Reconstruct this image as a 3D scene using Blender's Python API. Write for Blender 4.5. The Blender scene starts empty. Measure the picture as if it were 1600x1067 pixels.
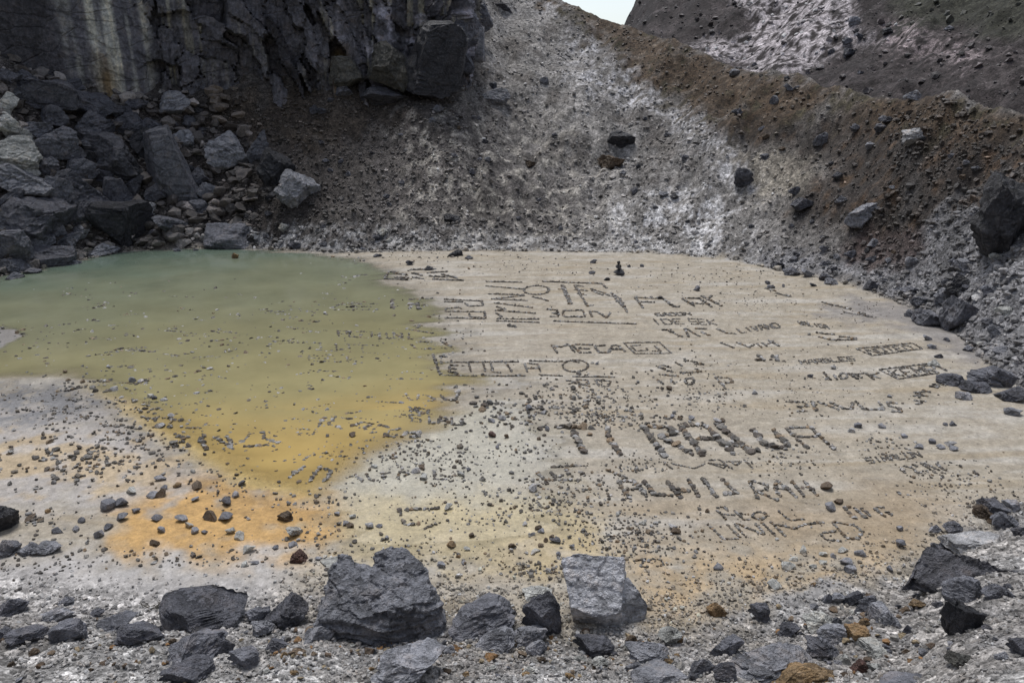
import bpy, bmesh, math, random
import numpy as np
from mathutils import Vector

random.seed(7); rng = np.random.default_rng(7)
sc = bpy.context.scene
C = sc.collection
# ------------------------------------------------------------------ camera
CAM_H, PITCH, FPX, PW, PH = 9.0, math.radians(17.0), 1290.0, 1600.0, 1067.0
cam_data = bpy.data.cameras.new('camera'); cam = bpy.data.objects.new('camera', cam_data); C.objects.link(cam)
cam.location = (0, 0, CAM_H); cam.rotation_euler = (math.radians(90) - PITCH, 0, 0)
cam_data.sensor_width = 36.0; cam_data.lens = FPX / PW * 36.0; cam_data.clip_end = 1000; cam_data.clip_start = 0.1
sc.camera = cam
# ------------------------------------------------------------------ sky and sun (overcast)
SUN_EL, SUN_AZ = math.radians(68), math.radians(-20)        # azimuth clockwise from +Y (behind the cliff)
w = bpy.data.worlds.new('World'); sc.world = w; w.use_nodes = True
nt = w.node_tree; nt.nodes.clear()
sky = nt.nodes.new('ShaderNodeTexSky'); sky.sky_type = 'NISHITA'; sky.sun_disc = False
sky.sun_elevation = SUN_EL; sky.sun_rotation = SUN_AZ; sky.air_density = 1.0; sky.dust_density = 1.0; sky.ozone_density = 1.0
hs = nt.nodes.new('ShaderNodeHueSaturation'); hs.inputs['Saturation'].default_value = 0.48
bg = nt.nodes.new('ShaderNodeBackground'); bg.inputs['Strength'].default_value = 0.085
wo = nt.nodes.new('ShaderNodeOutputWorld')
nt.links.new(sky.outputs[0], hs.inputs['Color']); nt.links.new(hs.outputs[0], bg.inputs['Color']); nt.links.new(bg.outputs[0], wo.inputs[0])
sd = bpy.data.lights.new('sun', 'SUN'); sd.energy = 1.5; sd.angle = math.radians(25); sd.color = (1.0, 0.97, 0.93)
so = bpy.data.objects.new('sun', sd); C.objects.link(so)
sdir = Vector((math.sin(SUN_AZ) * math.cos(SUN_EL), math.cos(SUN_AZ) * math.cos(SUN_EL), math.sin(SUN_EL)))
so.rotation_euler = sdir.to_track_quat('Z', 'Y').to_euler(); so.location = (0, 0, 60)
sc.view_settings.view_transform = 'Standard'; sc.view_settings.look = 'None'; sc.view_settings.gamma = 1.0
sc.view_settings.exposure = 0.85

# ------------------------------------------------------------------ numeric helpers
def srgb(r, g, b):
    f = lambda c: (c / 255 / 12.92) if c <= 10 else ((c / 255 + 0.055) / 1.055) ** 2.4
    return np.array([f(r), f(g), f(b)])
_perm = rng.permutation(256); _perm = np.concatenate([_perm, _perm, _perm])
_g2 = rng.normal(size=(256, 2)); _g2 /= np.linalg.norm(_g2, axis=1)[:, None]
_g3 = rng.normal(size=(256, 3)); _g3 /= np.linalg.norm(_g3, axis=1)[:, None]
def noise2(x, y):
    xi = np.floor(x).astype(int); yi = np.floor(y).astype(int); xf = x - xi; yf = y - yi
    u = xf * xf * xf * (xf * (xf * 6 - 15) + 10); v = yf * yf * yf * (yf * (yf * 6 - 15) + 10)
    def g(dx, dy):
        k = _g2[_perm[(_perm[(xi + dx) & 255] + yi + dy) & 255]]
        return k[..., 0] * (xf - dx) + k[..., 1] * (yf - dy)
    a = g(0, 0); b = g(1, 0); c = g(0, 1); d = g(1, 1)
    return 1.5 * ((a + u * (b - a)) * (1 - v) + (c + u * (d - c)) * v)
def fbm(x, y, o=4, gain=0.5):
    s = 0; a = 1.0; t = 0
    for i in range(o):
        s = s + a * noise2(x * 2 ** i + 17.3 * i, y * 2 ** i - 9.1 * i); t += a; a *= gain
    return s / t * 1.3
def noise3(p):
    i = np.floor(p).astype(int); f = p - i; w3 = f * f * f * (f * (f * 6 - 15) + 10); r = 0
    for dx in (0, 1):
        for dy in (0, 1):
            for dz in (0, 1):
                k = _g3[_perm[_perm[_perm[(i[:, 0] + dx) & 255] + ((i[:, 1] + dy) & 255)] + ((i[:, 2] + dz) & 255)] & 255]
                q = k[:, 0] * (f[:, 0] - dx) + k[:, 1] * (f[:, 1] - dy) + k[:, 2] * (f[:, 2] - dz)
                r = r + q * (w3[:, 0] if dx else 1 - w3[:, 0]) * (w3[:, 1] if dy else 1 - w3[:, 1]) * (w3[:, 2] if dz else 1 - w3[:, 2])
    return 1.5 * r
def fbm3(p, o=3):
    return sum(noise3(p * 2 ** i + 11.7 * i) * 0.5 ** i for i in range(o)) / 1.6
def sstep(a, b, x):
    t = np.clip((x - a) / (b - a), 0, 1); return t * t * (3 - 2 * t)
CP, SP = math.cos(PITCH), math.sin(PITCH)
def rays(u, v):
    a = (np.asarray(u, float) - PW / 2) / FPX; b = -(np.asarray(v, float) - PH / 2) / FPX
    return a, CP + b * SP, -SP + b * CP
def flat(u, v, z=0.0):                       # where the sight line of a photo point meets the level z
    dx, dy, dz = rays(u, v); t = (z - CAM_H) / dz
    return dx * t, dy * t
def to_px(x, y, z):
    dep = y * CP - (z - CAM_H) * SP; up = y * SP + (z - CAM_H) * CP
    dep = np.maximum(dep, 0.3)
    return PW / 2 + FPX * x / dep, PH / 2 - FPX * up / dep
def poly_sd(px, py, poly):                   # signed distance, negative inside
    poly = np.asarray(poly, float); d = np.full(px.shape, 1e9); ins = np.zeros(px.shape, bool)
    for i in range(len(poly)):
        x0, y0 = poly[i]; x1, y1 = poly[(i + 1) % len(poly)]; ex, ey = x1 - x0, y1 - y0
        t = np.clip(((px - x0) * ex + (py - y0) * ey) / (ex * ex + ey * ey + 1e-9), 0, 1)
        d = np.minimum(d, (px - x0 - t * ex) ** 2 + (py - y0 - t * ey) ** 2)
        if y0 != y1:
            ins ^= ((y0 > py) != (y1 > py)) & (px < ex * (py - y0) / ey + x0)
    d = np.sqrt(d); return np.where(ins, -d, d)

# ------------------------------------------------------------------ lie of the land
def ar(pts):
    u, v = np.array(pts, float).T; x, y = flat(u, v); A = np.arctan2(x, y); k = np.argsort(A)
    return A[k], np.hypot(x, y)[k]
FAR_A, FAR_R = ar([(-900, 560), (-500, 500), (-250, 465), (0, 432), (60, 420), (130, 405), (200, 391), (330, 386), (420, 389), (520, 395), (700, 393), (900, 396), (1050, 401), (1150, 411), (1220, 428), (1300, 442), (1380, 468), (1430, 488), (1480, 515), (1520, 552), (1540, 575), (1600, 625), (1750, 705), (2000, 780)])
NEAR_A, NEAR_R = ar([(-900, 840), (-200, 890), (0, 905), (150, 925), (300, 940), (480, 930), (600, 955), (700, 965), (850, 985), (1000, 990), (1100, 985), (1200, 960), (1300, 935), (1420, 900), (1500, 840), (1600, 795), (1750, 770), (2000, 800)])
CREST = np.array([(-900, 20, 60), (-500, 40, 59), (-250, 60, 59), (0, 85, 60), (110, 135, 61), (240, 150, 61.5), (400, 130, 62), (560, 130, 62), (700, 134, 61.5), (725, 100, 64), (745, -30, 76), (790, -75, 84), (850, -18, 80), (880, 0, 78), (930, 30, 76), (990, 56, 74), (1100, 90, 68), (1190, 125, 62), (1330, 150, 55), (1450, 170, 50), (1600, 190, 45), (1800, 205, 41), (2100, 225, 38)], float)
_dx, _dy, _dz = rays(CREST[:, 0], CREST[:, 1]); _h = np.hypot(_dx, _dy)
CR_A = np.arctan2(_dx, _dy); CR_R = CREST[:, 2]; CR_Z = CAM_H + CR_R * _dz / _h
def azim(u, v=60):
    dx, dy, dz = rays(u, v); return float(np.arctan2(dx, dy))
HILL_A = [azim(u) for u in (700, 935, 962, 990, 1015, 1100, 1300, 1600, 2100)]
HILL_S = [-0.2, -0.12, 0.03, 0.16, 0.24, 0.34, 0.40, 0.44, 0.44]
CLIFF_A = [azim(715), azim(745)]; KNOLL = [azim(1170, 190), azim(1440, 260)]
POND = [flat(u, v) for u, v in [(-600, 530), (-400, 497), (-200, 458), (0, 433), (60, 421), (130, 405), (200, 391), (330, 387), (420, 391), (500, 398), (560, 405), (600, 420), (625, 432), (610, 440), (650, 457), (695, 476), (695, 500), (672, 508), (735, 521), (680, 531), (725, 546), (690, 558), (700, 572), (775, 588), (800, 603), (720, 612), (705, 624), (720, 636), (775, 630), (800, 655), (840, 690), (835, 735), (805, 765), (850, 788), (825, 815), (740, 842), (650, 852), (570, 848), (550, 800), (480, 782), (440, 772), (410, 762), (350, 742), (290, 705), (235, 678), (200, 650), (165, 622), (90, 600), (0, 612), (-100, 622), (-300, 605), (-600, 600)]]
OLIVE = [flat(u, v) for u, v in [(-600, 530), (-400, 480), (0, 410), (200, 380), (420, 380), (620, 400), (730, 470), (830, 600), (740, 630), (690, 668), (570, 716), (490, 780), (380, 770), (250, 690), (100, 590), (-600, 600)]]
SPIT = [flat(u, v) for u, v in [(-300, 560), (-100, 512), (0, 512), (28, 522), (30, 532), (0, 545), (-200, 560)]]
DEEP = flat(285, 418)
def parts_of(x, y):
    A = np.arctan2(x, y); r = np.hypot(x, y)
    return A, r, np.interp(A, NEAR_A, NEAR_R), np.interp(A, FAR_A, FAR_R), np.interp(A, CR_A, CR_R), np.interp(A, CR_A, CR_Z)
def height(x, y):
    x = np.asarray(x, float); y = np.asarray(y, float); shp = x.shape; x = x.ravel(); y = y.ravel(); return _height(x, y).reshape(shp)
def _height(x, y):
    A, r, rn, rf, rc, zc = parts_of(x, y)
    rn = rn + 0.5 * fbm(x * 0.5, y * 0.5, 3); rf = rf + 0.9 * fbm(x * 0.3 + 5, y * 0.3, 3)
    dn = np.maximum(rn - r, 0); near = 0.20 * np.minimum(dn, 13) * sstep(0, 2.5, dn) + 0.055 * np.maximum(9.3 - r, 0) ** 2
    near = near + sstep(0, 2, dn) * (0.16 * fbm(x * 0.6, y * 0.6, 4) + 0.05 * fbm(x * 3, y * 3, 3))
    s = np.clip((r - rf) / np.maximum(rc - rf, 1), 0, None)
    back = zc * np.where(s < 1, 0.35 * s + 0.65 * s ** 1.25, 1.0)
    over = np.maximum(r - rc, 0); cl = 1 - sstep(CLIFF_A[0], CLIFF_A[1], A)
    hs_ = np.interp(A, HILL_A, HILL_S)
    hill = -1.6 * sstep(0, 5, over) + hs_ * np.maximum(over - 5, 0) * np.where(hs_ > 0, 1 / (1 + np.maximum(over - 60, 0) / 80), 1)
    back = back + cl * np.minimum(0.8 * over, 12) + (1 - cl) * np.where(over > 0, hill, 0)
    e = sstep(0, 6, r - rf)
    back = back + e * (1.5 * np.exp(-(((A - KNOLL[0]) / 0.055) ** 2 + ((r - 57) / 4) ** 2)) + 1.3 * np.exp(-(((A - KNOLL[1]) / 0.06) ** 2 + ((r - 46) / 4) ** 2)))
    rough = 0.9 * fbm(x * 0.13, y * 0.13, 3) + 0.40 * fbm(x * 0.45, y * 0.45, 3) + 0.16 * np.abs(fbm(x * 1.3, y * 1.3, 3))
    gully = 0.55 * fbm(np.arctan2(x + 2, y - 30) * 14, r * 0.05, 3)
    back = back + e * (rough + gully * (A > CLIFF_A[1])) * np.where(over > 0, 0.6 + 0.03 * over, np.where(s > 0.93, 0.35, 1.0))
    fm = (r < rf + 1) & (r > rn - 2); xs, ys = x[fm], y[fm]; floor = np.full(x.shape, 0.1)
    floor[fm] = floor_height(xs, ys)
    return floor * np.where(dn > 0, 0.6, 1) + near + np.maximum(back, 0) * (r > rf)
def floor_height(x, y):
    sdp = poly_sd(x, y, POND) - 0.25 + 0.9 * fbm(x * 0.22, y * 1.5, 4)
    sdo = poly_sd(x, y, OLIVE) + 0.5 * fbm(x * 0.5, y * 1.2 + 40, 3)
    depth = np.minimum(0.03 * np.maximum(-sdp, 0), 0.010) + 0.028 * sstep(-0.5, 2.0, -sdo) * sstep(0, 1.8, -sdp)
    depth = depth + 0.10 * np.exp(-(((x - DEEP[0]) / 9) ** 2 + ((y - DEEP[1]) / 6) ** 2)) * sstep(0, 3, -sdp)
    depth = depth * sstep(-0.3, 0.5, poly_sd(x, y, SPIT) + 0.4 * fbm(x, y, 2))
    bank = 0.012 * np.clip(sdp, 0, 14) + 0.010 * sstep(0, 0.4, sdp)
    return np.where(sdp < 0, -depth - 0.002, bank) + 0.004 * fbm(x * 1.2, y * 2.4, 3) * sstep(-0.3, 0.6, sdp)
COLS = np.radians(np.concatenate([np.linspace(-62, -39, 50)[:-1], np.linspace(-39, 39, 500), np.linspace(39, 62, 50)[1:]]))
ROWS = np.concatenate([np.linspace(0.8, 9, 40)[:-1], np.geomspace(9, 50, 320)[:-1], np.geomspace(50, 90, 190)[:-1], np.geomspace(90, 210, 70)])
GA, GR = np.meshgrid(COLS, ROWS); GX = np.sin(GA) * GR; GY = np.cos(GA) * GR; GZ = height(GX, GY)
def gz(x, y):                                # height of the built ground sheet
    A = np.arctan2(x, y); r = np.hypot(x, y); fa = np.interp(A, COLS, np.arange(len(COLS))); fr = np.interp(r, ROWS, np.arange(len(ROWS)))
    i = np.minimum(fr.astype(int), len(ROWS) - 2); j = np.minimum(fa.astype(int), len(COLS) - 2); p = fr - i; q = fa - j
    return (GZ[i, j] * (1 - q) + GZ[i, j + 1] * q) * (1 - p) + (GZ[i + 1, j] * (1 - q) + GZ[i + 1, j + 1] * q) * p
HR = np.concatenate([np.arange(7, 54, 0.3), np.arange(54, 130, 0.5)])
def hit(u, v):                               # the ground point that a photo point shows
    u = np.atleast_1d(np.asarray(u, float)); v = np.atleast_1d(np.asarray(v, float))
    dx, dy, dz = rays(u, v); h = np.hypot(dx, dy); dx, dy, dz = dx / h, dy / h, dz / h
    below = CAM_H + dz[:, None] * HR < gz(dx[:, None] * HR, dy[:, None] * HR); k = np.argmax(below, axis=1); k = np.where(below.any(axis=1), np.maximum(k, 1), len(HR) - 1)
    lo = HR[k - 1]; hi = HR[k]
    for _ in range(7):
        m = (lo + hi) / 2; b = CAM_H + dz * m < gz(dx * m, dy * m); hi = np.where(b, m, hi); lo = np.where(b, lo, m)
    x, y = dx * hi, dy * hi; return x, y, gz(x, y)

# ------------------------------------------------------------------ colours of the ground (its own colours: mud, sulphur crust, scree, turf)
def mask(u, v, poly, soft, jit=None):
    d = poly_sd(u, v, poly) + (0 if jit is None else jit); return 1 - sstep(-soft, soft, d)
def ground_colour(x, y, z):
    u, v = to_px(x, y, z); A, r, rn, rf, rc, zc = parts_of(x, y)
    n1 = fbm(x * 0.25, y * 0.25, 4); n2 = fbm(x * 1.1 + 31, y * 1.1, 4); n3 = fbm(x * 0.12, y * 0.9, 4); n4 = fbm(x * 4, y * 4 + 7, 2)
    col = np.zeros(x.shape + (3,)); wet = np.zeros(x.shape)
    def put(c, m):
        m = np.clip(m, 0, 1)[..., None]; col[:] = col * (1 - m) + np.asarray(c) * m
    # mud floor
    put((0.325, 0.288, 0.232), np.ones(x.shape))
    put((0.385, 0.358, 0.315), sstep(-0.05, 0.55, n3 + 0.25 * n2))
    put((0.30, 0.25, 0.18), 0.75 * sstep(0.12, 0.6, fbm(x * 0.2 + 70, y * 1.4, 4)))
    put((0.44, 0.415, 0.37), 0.6 * sstep(0.2, 0.7, fbm(x * 0.35 + 11, y * 3.2, 3))); put((0.25, 0.21, 0.155), 0.5 * sstep(0.25, 0.7, fbm(x * 0.4 + 51, y * 4.0, 3)))
    put((0.29, 0.225, 0.15), 0.8 * mask(u, v, [(1180, 770), (1420, 760), (1500, 800), (1420, 850), (1250, 840), (1000, 790)], 40, 60 * n1))
    put((0.41, 0.29, 0.155), 0.65 * sstep(-0.4, 0.3, n2) * mask(u, v, [(960, 850), (1180, 850), (1400, 850), (1390, 900), (1200, 930), (1060, 975), (1000, 960)], 30, 50 * n2))
    put((0.46, 0.36, 0.19), 0.75 * mask(u, v, [(560, 770), (760, 780), (900, 790), (960, 880), (800, 880), (560, 870), (480, 840)], 40, 50 * n2))
    och = mask(u, v, [(170, 800), (250, 740), (330, 730), (420, 760), (560, 790), (540, 850), (430, 880), (300, 880), (180, 860)], 25, 40 * n2)
    put((0.46, 0.28, 0.10), 0.95 * och * sstep(-1.0, -0.2, n2 + 0.5 * n1)); wet = np.maximum(wet, 0.7 * och)
    put((0.36, 0.34, 0.33), 0.8 * mask(u, v, [(-200, 640), (160, 640), (250, 700), (330, 740), (200, 790), (-200, 800)], 30, 50 * n2))
    put((0.45, 0.33, 0.17), 0.6 * mask(u, v, [(-200, 690), (100, 690), (300, 720), (200, 760), (-200, 740)], 20, 60 * n2))
    put((0.17, 0.17, 0.178), 0.95 * sstep(-0.5, 0.1, n2 + 0.5 * n4) * mask(u, v, [(-200, 600), (90, 598), (170, 625), (130, 650), (60, 668), (-200, 665)], 12, 20 * n2))
    put((0.26, 0.25, 0.25), 0.8 * mask(u, v, [(-200, 495), (60, 505), (70, 545), (-200, 570)], 10, 15 * n2))
    fm = (r < rf + 2) & (r > rn - 3); sdo = np.full(x.shape, 50.0); sdp = sdo.copy(); sdo[fm] = poly_sd(x[fm], y[fm], OLIVE); sdp[fm] = poly_sd(x[fm], y[fm], POND)
    put((0.42, 0.31, 0.12), sstep(0.3, -0.6, sdo) * (z < 0.0) * sstep(560, 680, v) * sstep(640, 470, u))
    wetp = sstep(1.6, -1.0, sdp + 0.9 * n2) * sstep(-0.4, 0.4, sdo) * sstep(600, 640, v) * sstep(480, 560, u)
    put((0.40, 0.375, 0.30), 0.9 * wetp); put((0.43, 0.35, 0.19), 0.8 * wetp * sstep(755, 810, v + 30 * n2)); wet = np.maximum(wet, 0.5 * wetp)
    put((0.20, 0.19, 0.19), 0.75 * mask(u, v, [(1330, 465), (1440, 470), (1530, 540), (1540, 590), (1480, 545), (1400, 510), (1280, 490)], 16, 20 * n2))
    # pale crust below the viewpoint, turning to gravel
    dn = rn - r
    put((0.38, 0.365, 0.355), sstep(-2.2, -0.2, dn + 1.2 * n2) * sstep(520, 380, u))
    lf = sstep(520, 380, u); gr = sstep(-0.6, 0.9, dn - 1.3 * lf + 1.1 * n2 + 0.8 * n1)
    put((0.28, 0.265, 0.252), gr); put((0.32, 0.312, 0.305), gr * sstep(0.0, 0.5, n1 + 0.5 * n2)); put((0.17, 0.165, 0.165), gr * 0.7 * sstep(0.15, 0.5, n2 - 0.4 * n1))
    # back slopes
    bk = sstep(-0.5, 0.3, r - rf + 0.5 * n2)
    put((0.120, 0.113, 0.108), bk)
    put((0.185, 0.176, 0.168), bk * mask(u, v, [(720, -200), (880, -200), (1000, 100), (1180, 260), (1220, 420), (700, 420), (600, 260), (720, 130)], 60, 70 * n1))
    put((0.040, 0.034, 0.031), bk * 0.95 * mask(u, v, [(-300, 0), (240, 140), (700, 135), (760, 200), (620, 260), (560, 330), (500, 375), (-300, 470)], 45, 60 * n1 + 30 * n2))
    put((0.078, 0.070, 0.066), bk * 0.85 * mask(u, v, [(560, 140), (720, 150), (800, 200), (900, 330), (880, 385), (520, 385)], 80, 60 * n1 + 50 * n2))
    put((0.055, 0.043, 0.032), bk * 0.7 * mask(u, v, [(330, 130), (600, 130), (640, 180), (500, 230), (330, 200)], 20, 40 * n2))
    put((0.07, 0.062, 0.056), bk * 0.7 * sstep(0.1, 0.5, n1 + 0.6 * n2) * sstep(1300, 1000, u))
    put((0.33, 0.33, 0.335), bk * 0.8 * sstep(-0.25, 0.3, n2 + 0.5 * n4) * mask(u, v, [(300, 372), (460, 350), (620, 350), (900, 370), (1180, 395), (1190, 425), (880, 400), (400, 398)], 8, 28 * n2))
    put((0.40, 0.395, 0.41), bk * sstep(-0.05, 0.3, n2 + 0.6 * n4 + 0.02) * mask(u, v, [(880, 20), (920, 60), (1000, 120), (1110, 190), (1180, 270), (1120, 260), (1010, 190), (930, 150), (890, 90)], 40, 60 * n1 + 30 * n2))
    put((0.38, 0.375, 0.38), bk * sstep(0.05, 0.28, n2 + 0.5 * n4 + 0.4 * fbm(A * 42 + 0.8 * n1, r * 0.07, 4)) * mask(u, v, [(1000, 300), (1130, 280), (1180, 390), (1160, 410), (980, 395), (930, 330)], 30, 50 * n1))
    put((0.30, 0.28, 0.25), bk * 0.8 * sstep(0.0, 0.4, n2 + 0.3 * n4) * mask(u, v, [(640, 180), (900, 200), (1000, 390), (640, 390)], 60, 60 * n1))
    put((0.24, 0.215, 0.175), bk * 0.7 * mask(u, v, [(1150, 235), (1270, 240), (1280, 300), (1180, 310)], 20, 30 * n2))
    dk = mask(u, v, [(1130, 200), (1300, 170), (1700, 190), (1700, 400), (1420, 420), (1340, 400), (1240, 330), (1290, 260), (1180, 230)], 30, 40 * n1)
    put((0.050, 0.042, 0.037), bk * dk)
    put((0.075, 0.047, 0.028), bk * 0.8 * dk * sstep(0.1, 0.5, n2 + 0.3 * n1)); put((0.075, 0.07, 0.068), bk * 0.8 * dk * sstep(0.1, 0.6, fbm(x * 0.5 + 90, y * 0.5, 4)))
    rust = mask(u, v, [(845, -60), (905, -10), (990, 40), (1190, 110), (1450, 155), (1800, 195), (1800, 225), (1450, 215), (1330, 190), (1200, 190), (1140, 200), (1060, 165), (990, 110), (930, 60), (880, 20)], 24, 45 * n2 + 30 * n1)
    put((0.058, 0.039, 0.024), bk * 0.95 * rust); put((0.10, 0.08, 0.06), bk * 0.7 * rust * sstep(0.1, 0.5, n2)); put((0.05, 0.05, 0.03), bk * 0.6 * rust * sstep(0.15, 0.5, -n2 + n1))
    put((0.17, 0.168, 0.175), bk * mask(u, v, [(1190, 395), (1300, 405), (1400, 380), (1480, 320), (1560, 330), (1700, 330), (1800, 700), (1590, 650), (1530, 560), (1440, 480), (1330, 440), (1200, 425)], 18, 40 * n2))
    put((0.07, 0.05, 0.045), bk * 0.85 * mask(u, v, [(1340, 370), (1440, 350), (1440, 400), (1380, 425), (1310, 400)], 12, 25 * n2))
    # far hill beyond the ridge
    ov = sstep(0.5, 3, r - rc) * (A > CLIFF_A[1])
    put((0.036, 0.030, 0.030), ov); put((0.065, 0.055, 0.055), ov * sstep(0.0, 0.6, n2 + n1))
    put((0.036, 0.037, 0.027), ov * 0.9 * mask(u, v, [(1330, -200), (1800, -200), (1800, 60), (1560, 60), (1400, 20)], 20, 40 * n1))
    put((0.40, 0.365, 0.375), ov * sstep(-0.22, 0.12, n2 + 0.5 * n4) * mask(u, v, [(1130, -80), (1330, -80), (1345, 40), (1380, 60), (1300, 95), (1230, 125), (1120, 100), (1080, 75), (1120, 60), (1170, 50)], 14, 22 * n1 + 12 * n2))
    put((0.27, 0.225, 0.23), ov * sstep(-0.1, 0.3, n2 + 0.4 * n4) * mask(u, v, [(1380, 30), (1500, 55), (1560, 85), (1520, 110), (1420, 100), (1360, 70)], 14, 30 * n2 + 20 * n1))
    put((0.24, 0.17, 0.12), ov * 0.7 * sstep(4, 1, r - rc) * (u > 1150)); 
    var = 1.02 + 0.18 * n4 + 0.10 * n2
    st = fbm(A * 42 + 0.8 * n1, r * 0.07, 4); var = var * (1 + bk * (0.25 * (1 - dk) * (1 - ov) + 0.45 * st)) * (1 - 0.26 * sstep(0.024, 0.004, z) * (z > -0.001) * (r < rf) * (r > rn)); return np.clip(col * var[..., None], 0.012, 0.7), wet

# ------------------------------------------------------------------ materials
def new_mat(name):
    m = bpy.data.materials.new(name); m.use_nodes = True; t = m.node_tree; b = t.nodes['Principled BSDF']
    b.inputs['Specular IOR Level'].default_value = 0.3; return m, t, b
def N(t, kind, **kw):
    n = t.nodes.new(kind)
    for k, v in kw.items():
        if k in n.inputs: n.inputs[k].default_value = v
        else: setattr(n, k, v)
    return n
def mixc(t, blend, fac, a, b):
    n = t.nodes.new('ShaderNodeMix'); n.data_type = 'RGBA'; n.blend_type = blend
    for sock, val in ((n.inputs[0], fac), (n.inputs[6], a), (n.inputs[7], b)):
        if hasattr(val, 'is_linked') or hasattr(val, 'links'): t.links.new(val, sock)
        elif isinstance(val, (int, float)): sock.default_value = val if sock == n.inputs[0] else (val, val, val, 1)
        else: sock.default_value = tuple(val) + (1,)
    return n.outputs[2]
def ramp(t, src, a, b, lo=0.0, hi=1.0):
    n = N(t, 'ShaderNodeMapRange'); n.inputs[1].default_value = a; n.inputs[2].default_value = b; n.inputs[3].default_value = lo; n.inputs[4].default_value = hi
    t.links.new(src, n.inputs[0]); return n.outputs[0]
def noise_tex(t, vec, scale, detail=4, rough=0.6):
    n = N(t, 'ShaderNodeTexNoise', Scale=scale, Detail=detail, Roughness=rough); t.links.new(vec, n.inputs['Vector']); return n.outputs['Fac']

def make_ground_mat():
    m, t, b = new_mat('ground'); geo = N(t, 'ShaderNodeNewGeometry'); P = geo.outputs['Position']
    at = N(t, 'ShaderNodeAttribute', attribute_name='tint'); wt = N(t, 'ShaderNodeAttribute', attribute_name='wet'); gr = N(t, 'ShaderNodeAttribute', attribute_name='grit')
    n1 = noise_tex(t, P, 9.0, 6, 0.7); n2 = noise_tex(t, P, 1.6, 5, 0.65)
    vo = N(t, 'ShaderNodeTexVoronoi', Scale=11.0); t.links.new(P, vo.inputs['Vector'])
    vo2 = N(t, 'ShaderNodeTexVoronoi', Scale=34.0); t.links.new(P, vo2.inputs['Vector'])
    c = mixc(t, 'MULTIPLY', 1.0, at.outputs['Color'], ramp(t, n1, 0.25, 0.75, 0.72, 1.28))
    c = mixc(t, 'MULTIPLY', 1.0, c, ramp(t, n2, 0.3, 0.7, 0.86, 1.14))
    sep = N(t, 'ShaderNodeSeparateColor'); t.links.new(vo.outputs['Color'], sep.inputs[0])
    sep2 = N(t, 'ShaderNodeSeparateColor'); t.links.new(vo2.outputs['Color'], sep2.inputs[0])
    peb = mixc(t, 'MULTIPLY', gr.outputs['Fac'], c, ramp(t, sep.outputs[0], 0, 1, 0.45, 1.5))
    peb = mixc(t, 'MULTIPLY', gr.outputs['Fac'], peb, ramp(t, sep2.outputs[0], 0, 1, 0.6, 1.35))
    vo3 = N(t, 'ShaderNodeTexVoronoi', Scale=3.6); t.links.new(P, vo3.inputs['Vector']); sep3 = N(t, 'ShaderNodeSeparateColor'); t.links.new(vo3.outputs['Color'], sep3.inputs[0])
    n4 = noise_tex(t, P, 3.2, 8, 0.75)
    peb = mixc(t, 'MULTIPLY', gr.outputs['Fac'], peb, ramp(t, sep3.outputs[0], 0, 1, 0.6, 1.3)); peb = mixc(t, 'MULTIPLY', gr.outputs['Fac'], peb, ramp(t, n4, 0.36, 0.64, 0.5, 1.35))
    # grit pressed into the mud
    vo4 = N(t, 'ShaderNodeTexVoronoi', Scale=7.0); t.links.new(P, vo4.inputs['Vector']); sep4 = N(t, 'ShaderNodeSeparateColor'); t.links.new(vo4.outputs['Color'], sep4.inputs[0])
    dot = N(t, 'ShaderNodeMath', operation='MULTIPLY'); t.links.new(ramp(t, vo4.outputs['Distance'], 0.10, 0.20, 1, 0), dot.inputs[0]); t.links.new(ramp(t, sep4.outputs[1], 0.66, 0.78, 0, 0.6), dot.inputs[1])
    peb = mixc(t, 'MIX', dot.outputs[0], peb, (0.10, 0.088, 0.075))
    n5 = noise_tex(t, P, 22.0, 4, 0.7); peb = mixc(t, 'MULTIPLY', 1.0, peb, ramp(t, n5, 0.3, 0.7, 0.82, 1.18))
    t.links.new(peb, b.inputs['Base Color'])
    t.links.new(ramp(t, wt.outputs['Fac'], 0, 1, 0.92, 0.38), b.inputs['Roughness'])
    inv = N(t, 'ShaderNodeMath', operation='MULTIPLY'); t.links.new(vo.outputs['Distance'], inv.inputs[0]); t.links.new(gr.outputs['Fac'], inv.inputs[1])
    add = N(t, 'ShaderNodeMath', operation='MULTIPLY_ADD'); t.links.new(inv.outputs[0], add.inputs[0]); add.inputs[1].default_value = -1.2; t.links.new(n1, add.inputs[2])
    bp = N(t, 'ShaderNodeBump', Strength=0.55, Distance=0.05); t.links.new(add.outputs[0], bp.inputs['Height']); t.links.new(bp.outputs[0], b.inputs['Normal'])
    return m
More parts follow.
